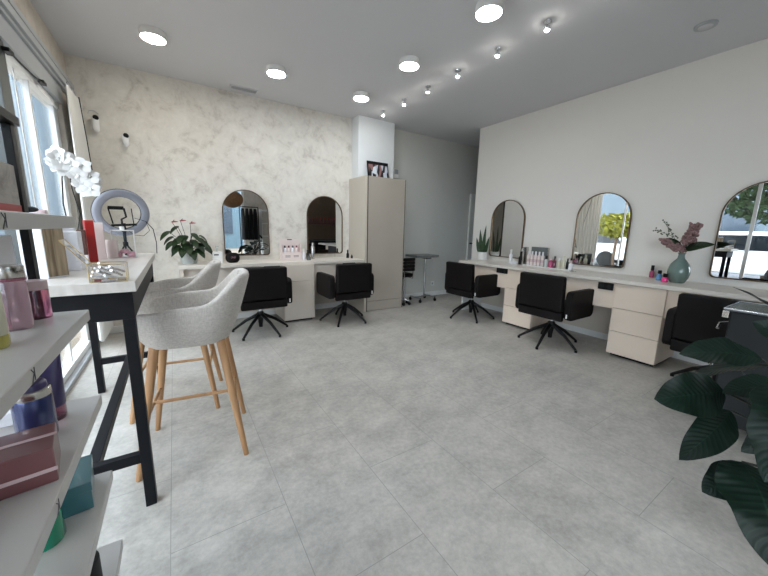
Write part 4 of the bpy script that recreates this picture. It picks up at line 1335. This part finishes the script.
MB().tube([(-0.055, -0.01, 0.085), (0, -0.012, 0.115), (0.055, -0.01, 0.085)], 0.003, 6).build('zip', 'silver', t, smooth=True)
MB().tube([(-0.02, -0.041, 0.06), (0.025, -0.041, 0.06)], 0.01, 8).build('emblem', 'plumglass', t, smooth=True)

# pale pink display box
pb = thing('display_box', 'pale pink display box of small bottles on the back counter', 'display box', (1.228, 4.09, ZA))
b = MB()
b.box(-0.125, 0.125, -0.05, -0.042, 0, 0.10); b.box(-0.125, 0.125, 0.042, 0.05, 0, 0.265); b.box(-0.125, -0.117, -0.042, 0.042, 0, 0.2); b.box(0.117, 0.125, -0.042, 0.042, 0, 0.2); b.box(-0.117, 0.117, -0.042, 0.042, 0, 0.09)
b.build('tray', 'palepink', pb, bevel=0.002)
BX('hanger_notch', -0.03, 0.03, 0.0415, 0.0422, 0.25, 0.262, 'ink', pb)
tx = MB()
for a0, a1 in ((-0.085, -0.02), (0.02, 0.085)):
    for z in (0.04, 0.055):
        tx.box(a0, a1, -0.0506, -0.05, z, z + 0.006)
tx.build('printed_text', 'ink', pb)
bt0 = None
for k in range(4):
    x = -0.075 + k * 0.05
    lab = ['leftmost small bottle in the pale pink display box', 'second small bottle from the left in the pale pink display box', 'third small bottle from the left in the pale pink display box', 'rightmost small bottle in the pale pink display box'][k]
    bottle('sample_bottle', lab, 'bottle', (1.228 + x, 4.088, ZA + 0.0905), [(0.0, 0.0), (0.017, 0.0), (0.018, 0.003), (0.018, 0.058), (0.01, 0.066), (0.0, 0.067)], 'palepink' if k % 2 else 'white', [(0.011, 0.064), (0.011, 0.092), (0.0, 0.093)], 'plumglass' if k % 2 else 'ink', 'sample bottles in the pink display box', 16)
def small_bottle(label, loc, r, h, bm_, cm, ch=0.3, group=None):
    hb = h * (1 - ch)
    return bottle('bottle', label, 'bottle', loc, [(0.0, 0.0), (r, 0.0), (r * 1.03, h * 0.03), (r * 1.03, hb * 0.86), (r * 0.6, hb), (0.0, hb * 1.01)], bm_, [(r * 0.55, hb * 0.98), (r * 0.58, h * 0.98), (r * 0.4, h), (0.0, h)], cm, group, 18)
small_bottle('white bottle right of the pale pink display box', (1.385, 4.06, ZA), 0.02, 0.14, 'white', 'whiteplastic')
small_bottle('dark grey spray bottle by the left edge of the cabinet side mirror', (1.455, 4.10, ZA), 0.02, 0.125, 'charcoal', 'kick')
small_bottle('tall silver can in front of the cabinet side mirror', (1.53, 4.12, ZA), 0.022, 0.215, 'silver', 'silver', 0.15)
small_bottle('grey jar between the pink display box and the silver can', (1.43, 4.0, ZA), 0.027, 0.055, 'greytray', 'greytray', 0.3)
small_bottle('small black bottle next to the tall cabinet', (2.045, 4.12, ZA), 0.019, 0.115, 'kick', 'kick', 0.4)
small_bottle('short black pot next to the tall cabinet', (2.085, 4.07, ZA), 0.016, 0.05, 'kick', 'charcoal', 0.3)

# ------------------------------------------------------------------ things on the right counter
sn = thing('snake_plant', 'snake plant in a white pot at the end of the right counter', 'plant', (3.79, 3.205, ZA))
MB().lathe([(0.0, 0), (0.064, 0), (0.071, 0.006), (0.071, 0.115), (0.063, 0.115), (0.061, 0.09), (0.0, 0.09)], 28).build('pot', 'ceramic_w', sn, smooth=True)
MB().lathe([(0.0, 0.094), (0.056, 0.093)], 20, cap=False).build('soil', 'soil', sn)
for (x, y, tx_, ty, h, w) in ((0.0, 0.025, -0.01, 0.035, 0.33, 0.05), (0.0, -0.012, 0.0, -0.02, 0.385, 0.052), (-0.02, 0.005, -0.03, 0.0, 0.27, 0.055), (0.02, -0.03, 0.02, -0.045, 0.24, 0.048), (-0.02, 0.035, -0.03, 0.05, 0.22, 0.05), (-0.02, -0.02, -0.03, -0.035, 0.22, 0.05), (-0.03, 0.01, -0.03, 0.025, 0.16, 0.055)):
    MB().leaf((x, y, 0.085), (x + tx_, y + ty, 0.085 + h * 1.08), w, (-1, -0.3, 0.2), bend=0.02, fold=0.25, nl=10, nw=4, peak=0.3).build('leaf', 'leaf_snake', sn, smooth=True, solid=0.003)

small_bottle('tall white spray bottle in front of the snake plant mirror', (3.74, 2.685, ZA), 0.021, 0.185, 'white', 'whiteplastic')
small_bottle('low white cream jar beside the white spray bottle', (3.70, 2.60, ZA), 0.036, 0.065, 'white', 'ceramic_w', 0.35)
small_bottle('black bottle between the white jar and the silver panel', (3.74, 2.535, ZA), 0.025, 0.17, 'kick', 'kick', 0.35)
small_bottle('slim white bottle just behind the black bottle', (3.84, 2.59, ZA), 0.018, 0.2, 'white', 'whiteplastic', 0.3)
ds = thing('display_stand', 'silver framed display stand of pink bottles on the right counter', 'display stand', (3.72, 2.325, ZA))
BX('side_panel', -0.05, 0.05, 0.13, 0.148, 0, 0.23, 'silver', ds, bevel=0.002)
BX('back_panel', 0.045, 0.06, -0.14, 0.09, 0, 0.235, 'greytray', ds, bevel=0.002)
BX('base', -0.05, 0.045, -0.14, 0.13, 0, 0.012, 'whiteplastic', ds, bevel=0.002)
BX('frame_edge', 0.038, 0.045, -0.145, -0.13, 0.012, 0.235, 'silver', ds)
pl = ['leftmost pink and white bottle in the silver display stand', 'second pink and white bottle from the left in the silver stand', 'third pink and white bottle from the left in the silver stand', 'fourth pink and white bottle from the left in the silver stand', 'rightmost pink and white bottle in the silver display stand']
for k in range(5):
    bottle('care_bottle', pl[k], 'bottle', (3.715, 2.41 - k * 0.046, ZA + 0.0125), [(0.0, 0.0), (0.018, 0.0), (0.019, 0.004), (0.019, 0.115), (0.010, 0.135), (0.0, 0.136)], 'palepink', [(0.0095, 0.132), (0.0095, 0.17), (0.0, 0.171)], 'white', 'pink bottles in the silver display stand', 18)
    b = MB().lathe([(0.0194, 0.04), (0.0194, 0.075)], 18, cap=False).build('label_band', 'pinkcap', None, smooth=True)
    b.parent = [o for o in COL.objects if o.get('label') == pl[k]][0]
tr_ = thing('product_tray', 'low white tray of small products on the right counter', 'tray', (3.68, 2.015, ZA))
BX('tray', -0.05, 0.05, -0.17, 0.17, 0, 0.012, 'whiteplastic', tr_, bevel=0.003)
TL = [('grey pump bottle at the left end of the white tray', 0.14, 0.02, 0.13, 'ceramic_g', 'kick'),
      ('rose red bottle on the white tray', 0.085, 0.022, 0.12, 'rose', 'palepink'),
      ('dark capped rose bottle on the white tray', 0.04, 0.018, 0.135, 'plumglass', 'kick'),
      ('pale green tube on the white tray', -0.012, 0.02, 0.12, 'cream', 'whiteplastic'),
      ('tall cream tube in the middle of the white tray', -0.065, 0.02, 0.15, 'cream', 'cream'),
      ('slim dark bottle near the right end of the white tray', -0.108, 0.013, 0.12, 'charcoal', 'kick'),
      ('white bottle at the right end of the white tray', -0.145, 0.02, 0.10, 'white', 'pinkcap')]
for lab, y, r, h, bm_, cm in TL:
    small_bottle(lab, (3.68, 2.015 + y, ZA + 0.0125), r, h, bm_, cm)
small_bottle('brown bottle standing by the left edge of the middle mirror', (3.80, 1.93, ZA), 0.018, 0.13, 'brown', 'kick')
gl = thing('glass_dish', 'small clear glass dish beside the tray under the middle mirror', 'dish', (3.60, 1.80, ZA))
MB().lathe([(0.0, 0), (0.03, 0), (0.038, 0.022), (0.035, 0.022), (0.028, 0.004), (0.0, 0.004)], 20).build('bowl', 'clear', gl, smooth=True)
MB().lathe([(0.0365, 0.02), (0.039, 0.0235), (0.036, 0.024)], 20, cap=False).build('rim', 'whiteplastic', gl, smooth=True)

# vase of pink flowers
va = thing('vase', 'round teal glazed vase on the right counter', 'vase', (3.70, 0.955, ZA))
MB().lathe([(0.0, 0), (0.042, 0), (0.052, 0.006), (0.071, 0.045), (0.078, 0.085), (0.076, 0.12), (0.064, 0.163), (0.04, 0.197), (0.026, 0.214), (0.022, 0.24), (0.024, 0.255), (0.03, 0.264), (0.026, 0.264), (0.019, 0.255), (0.018, 0.24), (0.0, 0.23)], 36).build('body', 'teal_glaze', va, smooth=True)
vp = Vector((3.70, 0.955, ZA))
def spray(label, pts, n, r0, r1, seed):
    rd = random.Random(seed)
    t = thing('flower_spray', label, 'flower', vp + Vector((0, 0, 0.24)))
    P = [Vector(p) for p in pts]
    MB().tube(P, 0.0035, 6).build('stem', 'stem', t, smooth=True)
    b = MB()
    for k in range(n):
        s = k / (n - 1)
        c = P[-2].lerp(P[-1], s)
        rr = r0 + (r1 - r0) * s
        a = rd.uniform(0, 2 * PI)
        d = Vector((math.cos(a), math.sin(a), rd.uniform(-.4, .4)))
        b.blob(c + d * rr * rd.uniform(0.2, 1.0), rd.uniform(0.009, 0.015), 6, 4)
    b.build('blossoms', 'pinkflower', t)
    return t
spray('upright dusty pink flower cone in the teal vase', [(0, 0, -0.06), (0.0, -0.005, 0.02), (0.01, -0.02, 0.10), (0.02, -0.05, 0.265)], 240, 0.050, 0.040, 1)
spray('leaning dusty pink flower cone at the left of the teal vase', [(0, 0.003, -0.06), (0.0, 0.01, 0.03), (-0.01, 0.01, 0.045), (-0.02, 0.135, 0.13)], 240, 0.054, 0.036, 2)
t = thing('leaf_stem', 'long green leaf drooping right from the teal vase', 'leaf', vp + Vector((0, 0, 0.24)))
MB().tube([(0.004, -0.003, -0.06), (0.004, -0.006, 0.03), (0.0, -0.03, 0.06)], 0.003, 6).build('stem', 'stem', t, smooth=True)
MB().leaf((0, -0.01, 0.05), (-0.03, -0.20, 0.105), 0.085, (-0.85, 0.1, 0.6), bend=0.08, fold=0.2, peak=0.4).build('leaf', 'leaf_mid', t, smooth=True, solid=0.002)
t = thing('leaf_stem', 'short green leaf between the two flower cones in the vase', 'leaf', vp + Vector((0, 0, 0.24)))
MB().tube([(-0.004, 0.003, -0.06), (-0.004, 0.01, 0.06)], 0.003, 6).build('stem', 'stem', t, smooth=True)
MB().leaf((0, 0.01, 0.05), (-0.03, 0.10, 0.15), 0.05, (-0.6, -0.4, 0.8), bend=0.1, fold=0.25).build('leaf', 'leaf_mid', t, smooth=True, solid=0.002)
t = thing('berry_sprig', 'airy olive sprig above the leaning flower cone', 'sprig', vp + Vector((0, 0, 0.24)))
b = MB(); b.tube([(0, 0.006, -0.06), (0.0, 0.02, 0.06), (0.0, 0.10, 0.20), (-0.01, 0.16, 0.29)], 0.002, 6); b.tube([(0.0, 0.08, 0.16), (-0.01, 0.21, 0.22)], 0.0018, 6)
b.build('stem', 'sprig', t, smooth=True)
rd = random.Random(9)
for q0, q1 in ((Vector((0, 0.06, 0.14)), Vector((-0.01, 0.17, 0.30))), (Vector((0, 0.10, 0.17)), Vector((-0.01, 0.225, 0.225)))):
    b = MB()
    for k in range(17):
        c = q0.lerp(q1, k / 16)
        b.blob(c + Vector((rd.uniform(-.013, .013), rd.uniform(-.016, .016), rd.uniform(-.016, .016))), 0.007, 6, 4)
    b.build('bud_cluster', 'sprig', t)['kind'] = 'stuff'

def polish(label, loc, r, hb, hc, m1, m2):
    t = thing('nail_polish', label, 'nail polish', loc, 0, 'nail polish bottles by the vase')
    MB().lathe([(0.0, 0), (r, 0), (r * 1.05, r * 0.2), (r * 1.05, hb * 0.75), (r * 0.55, hb), (0.0, hb)], 18).build('body', m1, t, smooth=True)
    MB().lathe([(r * 0.6, hb * 0.97), (r * 0.75, hb + hc * 0.1), (r * 0.7, hb + hc), (0.0, hb + hc)], 14).build('cap', m2, t, smooth=True)
polish('tall rose nail polish with black cap, leftmost by the vase', at(651.2, 277.5, 2, ZA), 0.0185, 0.07, 0.05, 'rose', 'kick')
polish('sky blue nail polish with black cap by the vase', at(658.5, 280.2, 2, ZA), 0.021, 0.062, 0.03, 'skyblue', 'kick')
polish('round hot pink nail polish nearest the vase', at(664.2, 282, 2, ZA), 0.023, 0.046, 0.03, 'pink', 'kick')

# ------------------------------------------------------------------ trolley behind the plant
ty = thing('salon_trolley', 'charcoal salon trolley with metal rimmed tray top behind the plant', 'trolley', (2.72, 0.235, 0))
BX('body', -0.15, 0.17, -0.20, 0.18, 0.09, 0.745, 'charcoal', ty, bevel=0.012, seg=3)
tm = MB()
tm.box(-0.17, 0.19, -0.22, 0.20, 0.746, 0.755)
tm.build('tray', 'greytray', ty, bevel=0.002)
rm = MB()
rcs = [(-0.17, -0.22), (0.19, -0.22), (0.19, 0.20), (-0.17, 0.20), (-0.17, -0.22)]
rm.tube([(x, y, 0.757) for x, y in rcs], 0.005, 8)
rm.build('tray_rim', 'chrome', ty, smooth=True)
BX('corner_block', -0.17, -0.12, 0.178, 0.206, 0.705, 0.7455, 'silver', ty, bevel=0.004)
for z in (0.67, 0.57, 0.45):
    h_ = MB(); h_.tube([(-0.10, 0.18, z), (-0.12, 0.215, z - 0.01), (-0.15, 0.215, z - 0.035)], 0.008, 8)
    h_.build('drawer_handle', 'chrome', ty, smooth=True)
for x in (-0.12, 0.14):
    for y in (-0.17, 0.15):
        c = MB(); c.tube([(x - 0.012, y, 0.03), (x + 0.012, y, 0.03)], 0.03, 14); c.tube([(x, y, 0.03), (x, y, 0.092)], 0.009, 8)
        c.build('caster', 'kick', ty, smooth=True)

# ------------------------------------------------------------------ big leafy plant
PLX = Vector((1.66, -0.24, 0))
bp_ = thing('potted_plant', 'large dark green leafy plant in the right foreground', 'plant', PLX)
MB().lathe([(0.0, 0), (0.13, 0), (0.15, 0.02), (0.165, 0.30), (0.17, 0.31), (0.155, 0.31), (0.148, 0.27), (0.0, 0.27)], 32).build('pot', 'ceramic_w', bp_, smooth=True)
MB().lathe([(0.0, 0.275), (0.15, 0.273)], 24, cap=False).build('soil', 'soil', bp_)
LV = [  # base pixel+depth, tip pixel+depth, width, normal, bend
    ((762, 359, 1.12), (679, 354, 1.22), 0.125, (-0.25, -0.5, 0.8), 0.10),
    ((724, 391, 1.14), (654, 399, 1.12), 0.150, (-0.3, -0.75, 0.55), 0.06),
    ((731, 411, 1.12), (679, 460, 1.06), 0.105, (-0.55, -0.45, 0.65), 0.10),
    ((790, 385, 1.05), (722, 393, 1.10), 0.090, (-0.2, -0.4, 0.9), 0.06),
    ((775, 385, 0.98), (764, 482, 0.86), 0.185, (-0.75, -0.6, 0.3), 0.12),
    ((742, 462, 0.98), (775, 572, 0.78), 0.215, (-0.7, -0.5, 0.5), 0.12),
    ((748, 470, 1.02), (702, 492, 1.02), 0.110, (-0.3, -0.6, 0.75), 0.10),
    ((790, 322, 1.15), (733, 287, 1.20), 0.055, (0.1, -0.2, 1.0), 0.05),
    ((772, 366, 1.18), (688, 378, 1.27), 0.080, (0.2, -0.3, 0.9), 0.06),
    ((800, 345, 1.10), (752, 322, 1.16), 0.085, (-0.6, -0.5, 0.4), 0.05),
    ((800, 372, 1.06), (748, 408, 1.12), 0.10, (-0.5, -0.6, 0.6), 0.08),
    ((785, 420, 1.10), (741, 452, 1.10), 0.09, (-0.5, -0.6, 0.5), 0.08),
    ((760, 400, 1.16), (742, 372, 1.30), 0.070, (-0.4, -0.7, 0.5), 0.05),
]
for i, (b0, t0, w, nn, bd) in enumerate(LV):
    B, T = dep(*b0) - PLX, dep(*t0) - PLX
    lf = MB().leaf(B, T, w, nn, bend=bd, fold=0.16, nl=20, nw=8, wave=0.10, peak=0.47).build('leaf', 'leaf_big', bp_, smooth=True, solid=0.0012)
    s0 = Vector((0.02 * math.cos(i * 2.1), 0.02 * math.sin(i * 2.1), 0.27))
    mid = s0.lerp(B, 0.55) + Vector((0, 0, 0.10))
    pts = []
    for k in range(7):
        s = k / 6
        pts.append(tuple(s0 * (1 - s) ** 2 + mid * 2 * s * (1 - s) + B * s * s))
    MB().tube(pts, [0.008] * 3 + [0.006] * 2 + [0.004] * 2, 8).build('leaf_stem', 'darkstem', lf, smooth=True)
# leaves on the side away from the viewpoint
rd = random.Random(21)
for k in range(7):
    a = -2.2 + k * 0.45
    r = rd.uniform(0.25, 0.4)
    B = Vector((0.12 * math.cos(a), 0.12 * math.sin(a), 0.55 + 0.06 * k % 0.2))
    T = B + Vector((r * math.cos(a), r * math.sin(a), rd.uniform(-0.08, 0.12)))
    lf = MB().leaf(B, T, 0.16, (0, 0, 1), bend=0.12, fold=0.16, nl=14, nw=6, wave=0.08).build('leaf', 'leaf_big', bp_, smooth=True, solid=0.0012)
    MB().tube([(0.01, 0, 0.27), tuple(B * 0.5 + Vector((0, 0, 0.2))), tuple(B)], 0.006, 8).build('leaf_stem', 'darkstem', lf, smooth=True)

# ------------------------------------------------------------------ behind the viewpoint: what the mirrors show
pd = thing('pendant_lamp', 'round brown rattan pendant lamp, seen in the back wall mirror', 'lamp', (1.30, -0.62, 0))
MB().blob((0, 0, 1.83), 0.27, 24, 14, (1, 1, 0.8)).build('shade', 'rattan', pd, smooth=True)
MB().tube([(0, 0, 2.03), (0, 0, H)], 0.006, 8).build('cord', 'kick', pd)
cr = thing('clothes_rail', 'dark framed rail for coats by the shop front, seen in a mirror', 'clothes rail', (2.0, -2.30, 0))
f = MB()
for x in (-0.27, 0.27):
    f.tube([(x, 0, 0), (x, 0, 1.75)], 0.015, 8); f.tube([(x, -0.2, 0.012), (x, 0.2, 0.012)], 0.012, 8)
f.tube([(-0.27, 0, 1.75), (0.27, 0, 1.75)], 0.015, 8)
f.build('frame', 'blackmetal', cr, smooth=True)
for k in range(4):
    o = MB()
    x = 1.82 + k * 0.12
    o.grid(lambda u, v: Vector(((0.035 + 0.015 * v) * math.cos(u * 2 * PI), (0.10 + 0.14 * min(1, v * 5)) * math.sin(u * 2 * PI), 1.70 - 0.95 * v)), 18, 8)
    o = o.build('coat', 'coat', smooth=True, solid=0.006); o.location = (x, -2.30, 0)
    tag(o, 'long black coat hanging on the rail, reflected in a back wall mirror', 'coat', 'black coats on the rail')
t = thing('storage_shelf', 'pale open shelf beside the coats, reflected in a back wall mirror', 'shelf', (2.72, -2.35, 0))
for z in (0.05, 0.45, 0.85, 1.25, 1.65):
    BX('board', -0.36, 0.36, -0.16, 0.16, z, z + 0.025, 'trim', t)
for s in (-0.375, 0.36):
    BX('side_panel', s, s + 0.015, -0.16, 0.16, 0, 1.7, 'trim', t)
t = thing('reception_counter', 'low dark reception counter, reflected in the mirror by the tall cabinet', 'counter', (4.62, -2.25, 0))
BX('body', -0.6, 0.6, -0.25, 0.25, 0, 0.72, 'charcoal', t, bevel=0.01)
BX('worktop', -0.64, 0.64, -0.28, 0.28, 0.72, 0.76, 'greytray', t, bevel=0.006)
t = thing('wall_shelf', 'brown wall shelf of products, reflected in the mirror by the tall cabinet', 'shelf', (4.62, -2.60, 1.30))
BX('board', -0.7, 0.7, -0.09, 0.09, 0, 0.03, 'brown', t)
for k in range(9):
    small_bottle('reddish brown bottle on the brown wall shelf, reflected in a mirror', (4.05 + k * 0.14, -2.58, 1.331), 0.035, 0.2, 'pinkbox', 'red', 0.25, 'bottles on the brown wall shelf')

# ------------------------------------------------------------------ light
wd = bpy.data.worlds.new('sky')
SC.world = wd
wd.use_nodes = True
nt = wd.node_tree
bg = nt.nodes['Background']
tcw = nt.nodes.new('ShaderNodeTexCoord')
nz = nt.nodes.new('ShaderNodeTexNoise'); nz.inputs['Scale'].default_value = 2.6; nz.inputs['Detail'].default_value = 6
nt.links.new(tcw.outputs['Generated'], nz.inputs['Vector'])
rp = nt.nodes.new('ShaderNodeValToRGB')
rp.color_ramp.elements[0].position = 0.42; rp.color_ramp.elements[0].color = (0.72, 0.85, 1.0, 1)
rp.color_ramp.elements[1].position = 0.58; rp.color_ramp.elements[1].color = (0.97, 0.985, 1.0, 1)
nt.links.new(nz.outputs['Fac'], rp.inputs['Fac'])
nt.links.new(rp.outputs['Color'], bg.inputs['Color'])
bg.inputs['Strength'].default_value = 2.9

cy = SC.cycles
cy.use_denoising = True
cy.max_bounces = 10
cy.diffuse_bounces = 6
cy.glossy_bounces = 5
cy.transparent_max_bounces = 12
cy.sample_clamp_indirect = 8.0
cy.caustics_refractive = False
vs = SC.view_settings
vs.view_transform = 'Standard'
vs.look = 'None'
vs.gamma = 1.0
vs.use_curve_mapping = False
vs.exposure = 1.45
